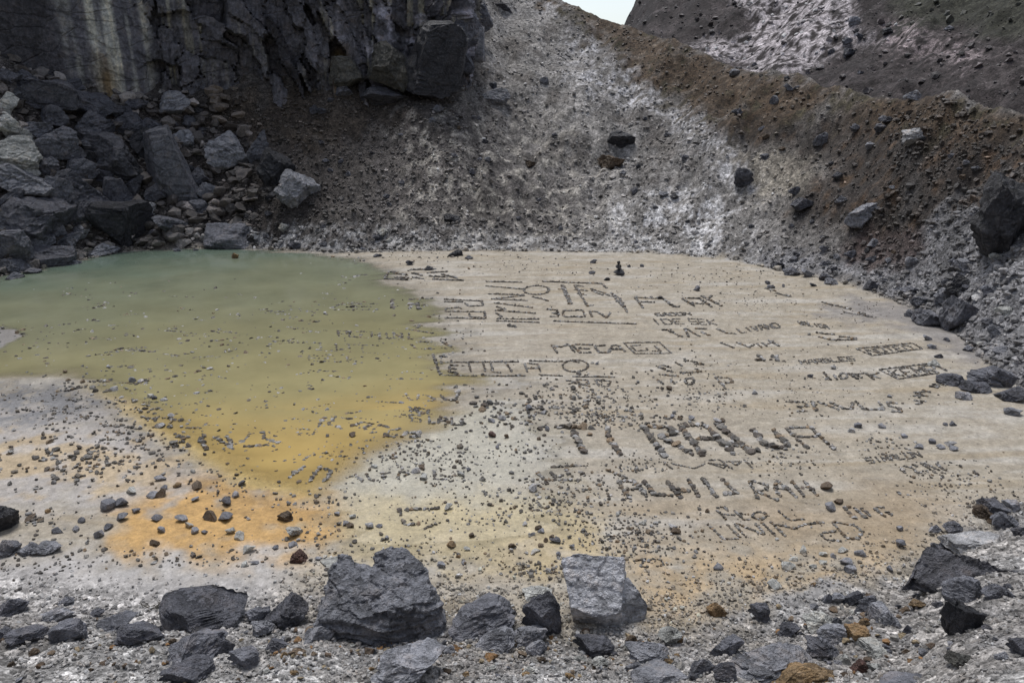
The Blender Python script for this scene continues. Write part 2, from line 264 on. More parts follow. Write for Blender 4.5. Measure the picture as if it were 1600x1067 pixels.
def make_rock_mat(name, source, crack=True, scale=1.0, speck=0.5):
    """rock whose own colour comes from the object colour or from a stored tint"""
    m, t, b = new_mat(name); tc = N(t, 'ShaderNodeTexCoord'); geo = N(t, 'ShaderNodeNewGeometry')
    P = geo.outputs['Position']
    if source == 'object': base = N(t, 'ShaderNodeObjectInfo').outputs['Color']
    else: base = N(t, 'ShaderNodeAttribute', attribute_name='tint').outputs['Color']
    n1 = noise_tex(t, P, 2.2 * scale, 6, 0.7); n2 = noise_tex(t, P, 9 * scale, 5, 0.7); n3 = noise_tex(t, P, 30 * scale, 3, 0.6)
    c = mixc(t, 'MULTIPLY', 1.0, base, ramp(t, n1, 0.32, 0.68, 0.55, 1.45))
    c = mixc(t, 'MULTIPLY', 1.0, c, ramp(t, n2, 0.32, 0.68, 0.5, 1.5))
    pale = mixc(t, 'MIX', 0.42, base, (0.44, 0.44, 0.46))
    c = mixc(t, 'MIX', ramp(t, n2, 0.54, 0.72, 0.0, speck), c, pale)
    brown = mixc(t, 'MULTIPLY', 1.0, base, (1.25, 0.95, 0.65)); c = mixc(t, 'MIX', ramp(t, n1, 0.52, 0.75, 0, 0.6), c, brown)
    h = N(t, 'ShaderNodeMath', operation='MULTIPLY_ADD'); t.links.new(n2, h.inputs[0]); h.inputs[1].default_value = 0.7; t.links.new(n3, h.inputs[2]); hh = h.outputs[0]
    if crack:
        mp = N(t, 'ShaderNodeMapping'); mp.inputs['Scale'].default_value = (0.55, 0.55, 1.2); mp.inputs['Rotation'].default_value = (0.4, 0.5, 0.2); 
        wv = mixc(t, 'ADD', 0.35, P, n2); t.links.new(wv, mp.inputs[0])
        vo = N(t, 'ShaderNodeTexVoronoi', feature='DISTANCE_TO_EDGE', Scale=1.3 * scale); t.links.new(mp.outputs[0], vo.inputs['Vector'])
        ck = ramp(t, vo.outputs['Distance'], 0.0, 0.045, 0.0, 1.0)
        a2 = N(t, 'ShaderNodeMath', operation='MULTIPLY_ADD'); t.links.new(ck, a2.inputs[0]); a2.inputs[1].default_value = 0.9; t.links.new(hh, a2.inputs[2]); hh = a2.outputs[0]
    t.links.new(c, b.inputs['Base Color']); b.inputs['Roughness'].default_value = 0.55; b.inputs['Specular IOR Level'].default_value = 0.5
    bp = N(t, 'ShaderNodeBump', Strength=0.9, Distance=0.09 / scale); t.links.new(hh, bp.inputs['Height']); t.links.new(bp.outputs[0], b.inputs['Normal'])
    return m
def make_water_mat():
    m, t, b = new_mat('pond_water'); geo = N(t, 'ShaderNodeNewGeometry'); P = geo.outputs['Position']
    at = N(t, 'ShaderNodeAttribute', attribute_name='tint'); dp = N(t, 'ShaderNodeAttribute', attribute_name='depth')
    n = noise_tex(t, P, 0.45, 6, 0.65); c = mixc(t, 'MULTIPLY', 1.0, at.outputs['Color'], ramp(t, n, 0.3, 0.7, 0.86, 1.14))
    t.links.new(c, b.inputs['Base Color']); b.inputs['Roughness'].default_value = 0.10; b.inputs['IOR'].default_value = 1.33; b.inputs['Specular IOR Level'].default_value = 0.5
    rip = noise_tex(t, P, 5.0, 3, 0.6); bp = N(t, 'ShaderNodeBump', Strength=0.06, Distance=0.03); t.links.new(rip, bp.inputs['Height']); t.links.new(bp.outputs[0], b.inputs['Normal'])
    # thin film of clear water over the mud where it is shallow, clouded where it is deep
    film = N(t, 'ShaderNodeBsdfTransparent'); gl = N(t, 'ShaderNodeBsdfGlossy', Roughness=0.12); t.links.new(bp.outputs[0], gl.inputs['Normal'])
    fr = N(t, 'ShaderNodeFresnel', IOR=1.33); cl = N(t, 'ShaderNodeMixShader'); bf = N(t, 'ShaderNodeMath', operation='MULTIPLY_ADD'); t.links.new(geo.outputs['Backfacing'], bf.inputs[0]); bf.inputs[1].default_value = -1.0; t.links.new(fr.outputs[0], bf.inputs[2]); bf.use_clamp = True; t.links.new(bf.outputs[0], cl.inputs[0]); t.links.new(film.outputs[0], cl.inputs[1]); t.links.new(gl.outputs[0], cl.inputs[2])
    mx = N(t, 'ShaderNodeMixShader'); t.links.new(dp.outputs['Fac'], mx.inputs[0]); t.links.new(cl.outputs[0], mx.inputs[1]); t.links.new(b.outputs[0], mx.inputs[2])
    t.links.new(mx.outputs[0], t.nodes['Material Output'].inputs[0]); return m
M_GROUND = make_ground_mat(); M_WATER = make_water_mat()
M_BOULDER = make_rock_mat('boulder_rock', 'object', True, 1.0, 0.45)
M_STONE = make_rock_mat('loose_stone', 'object', False, 3.0, 0.75)
M_DEBRIS = make_rock_mat('debris', 'tint', False, 3.0, 0.5)
M_CLIFF = make_rock_mat('cliff_rock', 'tint', True, 0.6, 0.35)

# ------------------------------------------------------------------ object helpers
def mesh_np(name, verts, faces, mat, smooth=False, attrs=()):
    me = bpy.data.meshes.new(name); verts = np.ascontiguousarray(verts, dtype=np.float32); faces = np.asarray(faces, dtype=np.int32); k = faces.shape[1]
    me.vertices.add(len(verts)); me.vertices.foreach_set('co', verts.ravel())
    me.loops.add(faces.size); me.loops.foreach_set('vertex_index', faces.ravel())
    me.polygons.add(len(faces)); me.polygons.foreach_set('loop_start', np.arange(0, faces.size, k, dtype=np.int32))
    me.polygons.foreach_set('use_smooth', np.full(len(faces), smooth))
    for an, kind, data in attrs:
        a = me.attributes.new(an, kind, 'POINT')
        if kind == 'FLOAT_COLOR': a.data.foreach_set('color', np.concatenate([data, np.ones((len(data), 1))], 1).astype(np.float32).ravel())
        else: a.data.foreach_set('value', np.asarray(data, np.float32))
    me.update(calc_edges=True); me.validate(); me.materials.append(mat); return me
def link(name, me, parent=None, loc=None, **props):
    o = bpy.data.objects.new(name, me); C.objects.link(o)
    if parent: o.parent = parent
    if loc is not None: o.location = loc
    for k, v in props.items():
        if v is not None: o[k] = v
    return o
_ico = {}
def ico(sub):
    if sub not in _ico:
        bm = bmesh.new(); bmesh.ops.create_icosphere(bm, subdivisions=sub, radius=1.0); bm.verts.ensure_lookup_table()
        _ico[sub] = (np.array([v.co for v in bm.verts]), np.array([[v.index for v in f.verts] for f in bm.faces])); bm.free()
    return _ico[sub]
def rock_verts(sub, seed, cuts=9, lo=0.42, hi=0.85, rough=0.06, boxy=False):
    R = np.random.default_rng(seed); v = ico(sub)[0].copy()
    if boxy: v = np.sign(v) * np.abs(v) ** 0.45; v *= 0.9
    for k in range(cuts):
        n = R.normal(size=3); n[2] *= 0.7; n /= np.linalg.norm(n); d = R.uniform(lo, hi)
        v -= n * np.maximum(v @ n - d, 0)[:, None]
    if rough:
        off = R.uniform(0, 90, 3); nn = v / np.linalg.norm(v, axis=1)[:, None]
        if sub > 3:                          # ledges and split lines
            fr = 0
            for k in range(5):
                n = R.normal(size=3); n /= np.linalg.norm(n); w_ = v @ n + 0.10 * noise3(v * 2.5 + off) - R.uniform(-0.6, 0.6); side = (v @ R.normal(size=3) > R.uniform(-0.4, 0.4))
                fr = fr + side * (np.exp(-(w_ / 0.025) ** 2) + R.uniform(-0.5, 0.5) * (w_ > 0))
            v = v - nn * (0.55 * rough * fr + 0.8 * rough * np.abs(noise3(v * 4.3 + off)) + 0.5 * rough * np.abs(noise3(v * 9.1 + off)))[:, None]
        v += nn * (rough * fbm3(v * 2.0 + off, 3) + (rough * 0.5 * fbm3(v * 7 + off, 2) if sub > 3 else 0))[:, None]
    lo_, hi_ = v.min(0), v.max(0); return (v - (lo_ + hi_) / 2) / ((hi_ - lo_) / 2)
SMALL = [mesh_np('stone_shape', rock_verts(2, 100 + i, 11, 0.3, 0.72, 0.10), ico(2)[1], M_STONE) for i in range(20)]
BIG = [mesh_np('boulder_shape', rock_verts(5, 200 + i, 15, 0.38, 0.78, 0.11), ico(5)[1], M_BOULDER) for i in range(12)]
BOXY = [mesh_np('block_shape', rock_verts(5, 300 + i, 9, 0.5, 0.85, 0.09, True), ico(5)[1], M_BOULDER) for i in range(8)]
def jag(sub, seed, lo, hi, cuts):
    R = np.random.default_rng(seed); v = rock_verts(sub, seed, cuts, 0.3, 0.75, 0) * R.uniform(lo, hi, (len(ico(sub)[0]), 1)); return v / np.abs(v).max(0)
TINY = [jag(1, 400 + i, 0.45, 1.15, 3) for i in range(14)]; MIDV = [jag(2, 420 + i, 0.82, 1.1, 9) for i in range(12)]
def rotz_many(a):
    c, s = np.cos(a), np.sin(a); R = np.zeros((len(a), 3, 3)); R[:, 0, 0] = c; R[:, 0, 1] = -s; R[:, 1, 0] = s; R[:, 1, 1] = c; R[:, 2, 2] = 1; return R
def debris_mesh(name, pos, size, tint, shapes, sub, sink=0.15, flat_=0.75):
    """many small stones in one mesh"""
    n = len(pos); f0 = ico(sub)[1]; nv = len(ico(sub)[0]); which = rng.integers(0, len(shapes), n); base = np.array(shapes)[which]
    sca = np.stack([size * rng.uniform(0.7, 1.25, n), size * rng.uniform(0.7, 1.25, n), size * rng.uniform(0.5, 1.0, n) * flat_], 1) / 2
    R = rotz_many(rng.uniform(0, 6.28, n)); t = rng.uniform(-0.5, 0.5, n); Rx = np.zeros((n, 3, 3)); Rx[:, 0, 0] = 1; Rx[:, 1, 1] = np.cos(t); Rx[:, 1, 2] = -np.sin(t); Rx[:, 2, 1] = np.sin(t); Rx[:, 2, 2] = np.cos(t)
    v = np.einsum('nij,nkj->nki', R @ Rx, base * sca[:, None, :]) + pos[:, None, :]; v[:, :, 2] += (sca[:, 2] * (1 - 2 * sink))[:, None]
    f = (f0[None] + (np.arange(n) * nv)[:, None, None]).reshape(-1, 3)
    return mesh_np(name, v.reshape(-1, 3), f, M_DEBRIS, False, [('tint', 'FLOAT_COLOR', np.repeat(tint, nv, 0))])

# ------------------------------------------------------------------ terrain
def build_terrain():
    R = GR; x, y, z = GX.ravel(), GY.ravel(), GZ.ravel(); cols, rows = COLS, ROWS
    nc, nr = len(cols), len(rows); i = np.arange(nc * nr).reshape(nr, nc)
    f = np.stack([i[:-1, :-1], i[:-1, 1:], i[1:, 1:], i[1:, :-1]], -1).reshape(-1, 4)
    tint, wet = ground_colour(x, y, z); _, r, rn, rf, rc, zc = parts_of(x, y)
    grit = np.maximum(sstep(-0.8, 0.6, rn - r), 0.85 * sstep(-0.6, 1.0, r - rf)); wet = np.maximum(wet, 0.6 * sstep(0.06, 0.0, z) * (r < rf) * (r > rn))
    link('ground', mesh_np('ground', np.stack([x, y, z], 1), f, M_GROUND, True, [('tint', 'FLOAT_COLOR', tint), ('wet', 'FLOAT', wet), ('grit', 'FLOAT', grit)]), kind='structure')
    inside = (z.reshape(nr, nc) < 0.004) & (R < 52) & (R > 12)
    keep = (inside[:-1, :-1] | inside[:-1, 1:] | inside[1:, 1:] | inside[1:, :-1]).ravel(); wf = f[keep]
    used, inv = np.unique(wf, return_inverse=True); wx, wy, wz = x[used], y[used], z[used]; u, v = to_px(wx, wy, 0 * wx)
    d = np.clip(-wz, 0, 1); op = 1 - np.exp(-np.maximum(d - 0.0125, 0) / 0.010)
    c = np.zeros((len(wx), 3)); stops = [(392, (0.148, 0.200, 0.155)), (435, (0.190, 0.208, 0.142)), (530, (0.255, 0.242, 0.140)), (620, (0.33, 0.290, 0.148)), (700, (0.45, 0.325, 0.125)), (800, (0.47, 0.34, 0.13))]
    vv = v + (u - 300) * 0.10 * (v < 640) + 18 * fbm(wx * 0.2, wy * 0.3, 3)
    for k in range(3): c[:, k] = np.interp(vv, [s[0] for s in stops], [s[1][k] for s in stops])
    link('pond_water', mesh_np('pond_water', np.stack([wx, wy, 0 * wx], 1), inv.reshape(-1, 4), M_WATER, True, [('tint', 'FLOAT_COLOR', c), ('depth', 'FLOAT', op)]), kind='structure')
build_terrain()

# ------------------------------------------------------------------ cliff
CL = np.array([(-420, 40, 57), (-250, 62, 58.5), (-100, 70, 59.5), (0, 78, 60), (110, 135, 61), (240, 152, 61.5), (400, 132, 62), (560, 134, 62), (690, 138, 61), (722, 110, 62.5), (736, 60, 66), (745, 0, 72), (752, -60, 80)], float)
def build_cliff():
    dx, dy, dz = rays(CL[:, 0], CL[:, 1]); h = np.hypot(dx, dy); bx, by = dx / h * CL[:, 2], dy / h * CL[:, 2]; bz = CAM_H + dz / h * CL[:, 2]
    L = np.concatenate([[0], np.cumsum(np.hypot(np.diff(bx), np.diff(by)))]); ns, nh = 500, 200
    s = np.linspace(0, L[-1], ns); X = np.interp(s, L, bx); Y = np.interp(s, L, by); Z0 = np.interp(s, L, bz); U = np.interp(s, L, CL[:, 0])
    k = np.hanning(15); k /= k.sum(); sm = lambda a: np.convolve(np.pad(a, 7, 'edge'), k, 'valid'); X, Y = sm(X), sm(Y)
    tx = np.gradient(X); ty = np.gradient(Y); q = np.hypot(tx, ty); nx, ny = ty / q, -tx / q
    TOP = np.interp(U, [-420, 240, 470, 560, 690, 752], [30, 29, 24, 20, 17, 17]) + 0.8 * fbm(s * 0.5, s * 0 + 2, 3) - Z0
    S, Hh = np.meshgrid(s, np.linspace(0, 1, nh) ** 1.3); Hh = -2.5 + Hh * (TOP + 2.5); Ug = np.broadcast_to(U, S.shape); frac = sstep(215, 262, Ug)
    # broken columns and blocks: every cell stands out by its own amount and lean
    cells = []
    R = np.random.default_rng(5); sx = 0.0
    while sx < L[-1] + 2:
        wdt = R.uniform(0.8, 2.2); hz = -16.0
        while hz < 40:
            hh = R.uniform(0.9, 3.4); cells.append((sx + wdt / 2 + R.normal() * 0.3, hz + hh / 2, wdt, hh, R.uniform(-0.9, 0.9), R.normal() * 0.22, R.normal() * 0.16)); hz += hh
        sx += wdt
    cells = np.array(cells); js = S + 0.75 * fbm(S * 0.5, Hh * 0.35, 3) + 0.12 * Hh * np.sin(S * 0.35); jh = Hh + 0.8 * fbm(S * 0.45 + 50, Hh * 0.5, 3) + 0.35 * S * np.sin(S * 0.21) + 0.25 * (S % 7 - 3.5) * 0.2
    best = np.full(S.shape, 1e9); second = best.copy(); off = np.zeros(S.shape); tone = np.zeros(S.shape); idx = R.uniform(size=len(cells))
    for ci, (cx, cz, wd, hg, o, ls, lh) in enumerate(cells):
        d = np.maximum(np.abs(js - cx) / wd, np.abs(jh - cz) / hg) + 0.25 * np.hypot((js - cx) / wd, (jh - cz) / hg); m = d < best
        second = np.where(m, best, np.minimum(second, d)); off = np.where(m, o + ls * (js - cx) + lh * (jh - cz), off); tone = np.where(m, idx[ci], tone); best = np.where(m, d, best)
    gap = sstep(0.0, 0.045, second - best)
    out = frac * (off * 0.95 - 0.5 * (1 - gap)) + (1 - frac) * (0.6 * fbm(S * 0.15, Hh * 0.1, 3) + 0.10 * fbm(S * 1.5, Hh * 0.4, 3))
    out = out + frac * (0.35 * np.abs(fbm(S * 0.9 + 4, Hh * 0.5, 3)) + 0.22 * fbm(S * 2.6, Hh * 0.8, 3)) + 0.12 * fbm(S * 2.2, Hh * 1.6, 3) - 0.10 * Hh * (1 - frac) - 0.05 * Hh * frac + 1.3 * fbm(S * 0.11 + 3, Hh * 0.05, 2)
    x = X + nx * out; y = Y + ny * out; z = Z0 + Hh
    st = fbm(S * 1.3, Hh * 0.05, 4); st2 = fbm(S * 4.0 + 9, Hh * 0.10, 3); n = fbm(S * 0.6, Hh * 0.6, 4)
    c = np.zeros(S.shape + (3,)); c[:] = (0.058, 0.057, 0.064)
    def put(col, m): c[:] = c * (1 - np.clip(m, 0, 1)[..., None]) + np.array(col) * np.clip(m, 0, 1)[..., None]
    put((0.25, 0.25, 0.225), 0.9 * (1 - frac) * sstep(-0.35, 0.35, st + 0.4 * st2 + 0.2 * n) * sstep(95, 150, Ug + 20 * n))
    put((0.30, 0.285, 0.23), 0.8 * (1 - frac) * sstep(140, 160, Ug) * sstep(0.1, 0.5, st2 + 0.4 * st))
    put((0.026, 0.025, 0.028), (1 - frac) * sstep(130, 70, Ug + 25 * n))
    put((0.11, 0.07, 0.02), 0.7 * (1 - frac) * np.exp(-((Ug - 168) / 16) ** 2) * sstep(3.0, 0.4, Hh + n))
    put((0.030, 0.029, 0.033), frac * sstep(0.55, 0.75, tone)); put((0.19, 0.18, 0.14), 0.8 * frac * sstep(0.35, 0.15, tone) * sstep(-0.1, 0.4, st2))
    put((0.24, 0.235, 0.27), 0.8 * frac * sstep(0.15, 0.5, n + 0.3 * st2) * sstep(470, 620, Ug)); put((0.14, 0.09, 0.02), 0.8 * np.exp(-((Ug - 535) / 12) ** 2) * sstep(3.2, 1.0, Hh + n))
    i = np.arange(ns * nh).reshape(nh, ns); f = np.stack([i[:-1, :-1], i[:-1, 1:], i[1:, 1:], i[1:, :-1]], -1).reshape(-1, 4)
    o = link('cliff', mesh_np('cliff', np.stack([x, y, z], -1).reshape(-1, 3), f, M_CLIFF, False, [('tint', 'FLOAT_COLOR', c.reshape(-1, 3) * 2.7)]), kind='structure')
    return o
cliff = build_cliff()

# ------------------------------------------------------------------ single boulders
TONE = dict(dark=(0.102, 0.105, 0.125), black=(0.042, 0.043, 0.051), mid=(0.17, 0.175, 0.202), grey=(0.28, 0.287, 0.318), pale=(0.50, 0.505, 0.48), white=(0.45, 0.45, 0.46), tan=(0.27, 0.18, 0.09), brown=(0.12, 0.085, 0.055), red=(0.10, 0.052, 0.042), olive=(0.105, 0.103, 0.09))
def boulder(u, v, wpx, hpx, tone, label, group=None, kind=None, tilt=0.0, depth=0.8, parent=None, name='boulder', cat='boulder', r=None, sink=0.28):
    global _bn
    if r is None: x, y, z = (float(a[0]) for a in hit(u, v + hpx * 0.30))
    else:
        dx, dy, dz = rays(u, v); h = math.hypot(dx, dy); x, y, z = dx / h * r, dy / h * r, CAM_H + dz / h * r
    d = math.sqrt(x * x + y * y + (z - CAM_H) ** 2); k = d / FPX; W, H = wpx * k, hpx * k
    pool = BOXY if kind == 'box' else BIG; me = pool[random.randrange(len(pool))]
    o = link(name, me, parent); o.scale = (W / 2 * 1.06, W / 2 * depth, H / 2 * 1.12)
    o.rotation_euler = (random.uniform(-.12, .12), tilt + random.uniform(-.05, .05), -math.atan2(x, y) + random.choice((0, math.pi)) + random.uniform(-.25, .25))
    o.location = (x, y, z + (H * (0.5 - sink) if r is None else 0)); t = TONE[tone] if isinstance(tone, str) else tone; j = random.uniform(0.85, 1.15)
    o.color = (t[0] * j, t[1] * j, t[2] * j, 1)
    if not parent:
        o['label'] = label; o['category'] = cat
        if group: o['group'] = group
    return o
LAND = [(1047, 690, 'largest stone letters'), (1220, 770, 'stone letters R A H'), (1020, 768, 'stone letters A L H'), (1180, 830, 'slanting U lettering'), (1325, 835, 'pebble letter D'), (1355, 806, 'angular stone letters'), (800, 475, 'block lettering'), (1060, 477, 'F lettering'), (920, 548, 'M lettering'), (780, 577, 'long stone frame'), (1390, 553, 'upper pebble frame'), (1425, 588, 'pebble frame by the shore'), (1320, 640, 'U S lettering'), (1390, 721, 'small slanting pebble word'), (1440, 740, 'dark stone letters at right'), (480, 740, 'slash and oval'), (620, 744, 'half-sunk letters in the shallows'), (560, 668, 'curving letters in the water'), (675, 621, 'letters U S U'), (370, 690, 'letters in the yellow shallows'), (1015, 882, 'pebble figures 2 2'), (655, 808, 'open stone square'), (880, 741, 'tray of stones'), (1130, 602, 'stone letter P'), (966, 418, 'black cairn'), (592, 945, 'biggest foreground boulder'), (930, 940, 'flat-faced boulder'), (1490, 900, 'black ragged outcrop'), (1205, 1030, 'wide smooth slab'), (325, 958, 'long dark foreground boulder'), (468, 868, 'dark red rock'), (1120, 951, 'rounded brown rock'), (10, 812, 'black knobbly rock'), (172, 240, 'ledge boulder'), (268, 262, 'tall leaning slab'), (60, 342, 'largest dark talus boulder'), (72, 150, 'box-shaped talus boulder'), (26, 240, 'pale wedge boulder'), (190, 346, 'black wedge boulder'), (358, 234, 'pale-faced boulder'), (466, 294, 'whitish cracked boulder'), (364, 366, 'shore slab'), (602, 152, 'low dark boulder'), (776, 150, 'pale-topped scree boulder'), (970, 220, 'lone black boulder'), (1163, 277, 'dark pointed boulder'), (1428, 214, 'half-white boulder'), (1346, 335, 'large pale-topped boulder'), (1497, 490, 'tall grey bank boulder'), (1500, 446, 'black bank boulder'), (1572, 338, 'huge dark mound'), (1484, 593, 'dark low shore boulder'), (706, 340, 'flat black rock'), (110, 990, 'angular rock on the gravel'), (1280, 972, 'greenish-based rock'), (250, 830, 'stones on the orange mud'), (1255, 875, 'pale rocks on the sand'), (640, 1034, 'wide pale boulder'), (845, 850, 'brown stones by the flat-faced boulder'), (1230, 60, 'pale patch of the far hill'), (1470, 75, 'small pale patch of the far hill')]
USED = {}
def where(head, u, v):
    k = sorted(LAND, key=lambda q: (q[0] - u) ** 2 + 3 * (q[1] - v) ** 2)
    for n, q in enumerate(k[:5]):
        du, dv = u - q[0], v - q[1]; lab = '%s %s the %s' % (head, ('just right of' if du > 0 else 'just left of') if abs(du) > 1.3 * abs(dv) else ('below' if dv > 0 else 'above'), q[2])
        if n: lab = lab.replace('just ', '')
        if lab not in USED: USED[lab] = 1; return lab
    return head + ' near the ' + k[0][2]
# blocks standing proud of the broken cliff: parts of the cliff
for u, v, wp, hp, tn, r_ in [(612, 104, 66, 62, 'olive', 60.2), (682, 92, 88, 100, 'black', 60.2), (542, 114, 46, 42, 'olive', 61.2), (728, 40, 36, 66, 'mid', 62.5), (742, 70, 34, 46, 'grey', 63.5), (752, 30, 34, 50, 'mid', 68), (728, 96, 26, 34, 'dark', 61.5)]:
    boulder(u, v, wp, hp, tn, None, kind=random.choice(('box', None)), depth=0.9, parent=cliff, name='rock_block', r=r_, tilt=random.uniform(-.2, .2))

TAL = 'boulders piled at the foot of the cliff'
for a in [
    (72, 150, 70, 40, 'dark', 'box-shaped dark boulder high on the left talus below the smooth cliff', 'box'),
    (10, 164, 34, 30, 'pale', 'topmost pale boulder at the left picture edge'), (24, 207, 48, 30, 'pale', 'pale flat-topped boulder at the left edge, second from the top'),
    (26, 240, 60, 44, 'pale', 'large pale wedge boulder at the left picture edge'), (36, 280, 76, 38, 'grey', 'wide grey boulder under the pale ones at the left edge'), (46, 266, 26, 16, 'pale', 'small pale block lying on the wide grey boulder'),
    (10, 190, 36, 24, 'pale', 'pale boulder between two others at the left picture edge'),
    (132, 160, 76, 34, 'dark', 'long dark slab leaning under the streaked cliff wall'), (80, 184, 42, 30, 'dark', 'rounded dark boulder below the box-shaped one'), (147, 196, 54, 40, 'dark', 'dark sloping boulder in the middle of the left talus'),
    (202, 194, 38, 30, 'dark', 'dark boulder just above the round black one'), (226, 222, 46, 42, 'black', 'round black boulder beside the tall leaning slab'), (172, 240, 90, 54, 'dark', 'big dark boulder with a ledge across its middle'),
    (88, 226, 62, 48, 'mid', 'grey boulder with a split face right of the pale wedge'), (268, 262, 62, 112, 'mid', 'tall leaning slab with streaks in the middle of the talus', 'box', 0.25), (132, 268, 38, 36, 'mid', 'small upright grey boulder left of the big ledge boulder'),
    (126, 296, 74, 52, 'dark', 'broad dark boulder below the ledge boulder'), (92, 302, 42, 46, 'mid', 'narrow grey boulder slanting down to the pond side'), (60, 342, 104, 66, 'dark', 'largest rounded dark boulder near the pond at left'),
    (190, 346, 76, 58, 'black', 'black wedge boulder just above the pale shore rubble', 'box'), (184, 302, 40, 44, 'dark', 'square dark boulder with a pale lower side', 'box'), (20, 386, 48, 44, 'mid', 'squarish grey boulder at the pond edge, far left', 'box'), (74, 398, 70, 28, 'dark', 'long low dark boulder at the water edge', 'box'), (62, 378, 44, 20, 'mid', 'flat grey slab on top of the long low shore boulder'),
    (162, 391, 46, 20, 'grey', 'flat grey slab lying in the shallow pond edge'), (22, 417, 40, 26, 'mid', 'grey boulder standing in the pond at the left edge'), (52, 424, 24, 11, 'mid', 'small low rock in the water at the left edge'), (24, 432, 24, 13, 'mid', 'lowest small rock in the water at the left edge'), (117, 410, 19, 9, 'grey', 'tiny grey rock alone in the pond corner'),
    (268, 162, 56, 30, 'grey', 'tilted slab with a pale top under the cliff', None, -0.3), (286, 216, 34, 22, 'grey', 'pale-topped boulder at the top of the leaning slab'), (358, 234, 66, 54, 'grey', 'grey boulder with a pale left face on the dark scree'), (405, 230, 28, 54, 'mid', 'thin spire of rock right of the pale-faced boulder', None, 0.35),
    (432, 262, 52, 58, 'black', 'black boulder leaning on the whitish one'), (466, 294, 64, 56, 'grey', 'whitish cracked boulder on the dark scree'), (226, 325, 44, 16, 'white', 'small white slab below the leaning slab'), (270, 352, 52, 30, 'mid', 'grey angular boulder above the pale shore'), (364, 366, 76, 34, 'mid', 'flat-faced slab standing on the far pond shore', 'box'),
    (312, 275, 30, 26, 'dark', 'dark boulder right of the leaning slab'), (326, 300, 34, 30, 'mid', 'rough grey boulder under the pale-faced boulder'), (306, 324, 32, 22, 'mid', 'lumpy grey rock above the pond shore'), (118, 246, 28, 28, 'dark', None), (150, 330, 44, 30, 'dark', None), (120, 340, 30, 30, 'dark', None), (210, 290, 30, 28, 'dark', None), (165, 275, 34, 24, 'dark', None), (60, 205, 40, 24, 'mid', None), (105, 165, 34, 22, 'dark', None), (40, 125, 40, 24, 'dark', None), (10, 125, 36, 26, 'dark', None), (30, 148, 30, 20, 'mid', None), (150, 225, 34, 22, 'dark', None), (16, 318, 44, 34, 'dark', None), (8, 350, 34, 34, 'mid', None), (110, 375, 34, 20, 'mid', None), (125, 362, 24, 18, 'grey', None), (240, 195, 30, 20, 'dark', None), (245, 300, 30, 24, 'dark', None), (70, 260, 36, 24, 'mid', None), (190, 175, 40, 24, 'dark', None), (110, 135, 36, 18, 'dark', None), (215, 165, 30, 18, 'dark', None), (300, 190, 26, 18, 'dark', None)]:
    boulder(*a[:5], a[5] or where('smaller %s boulder wedged in the talus' % dict(mid='grey').get(a[4], a[4]), a[0], a[1]), TAL, a[6] if len(a) > 6 else None, a[7] if len(a) > 7 else random.uniform(-.15, .15))
SLP = 'boulders lying on the far slopes'
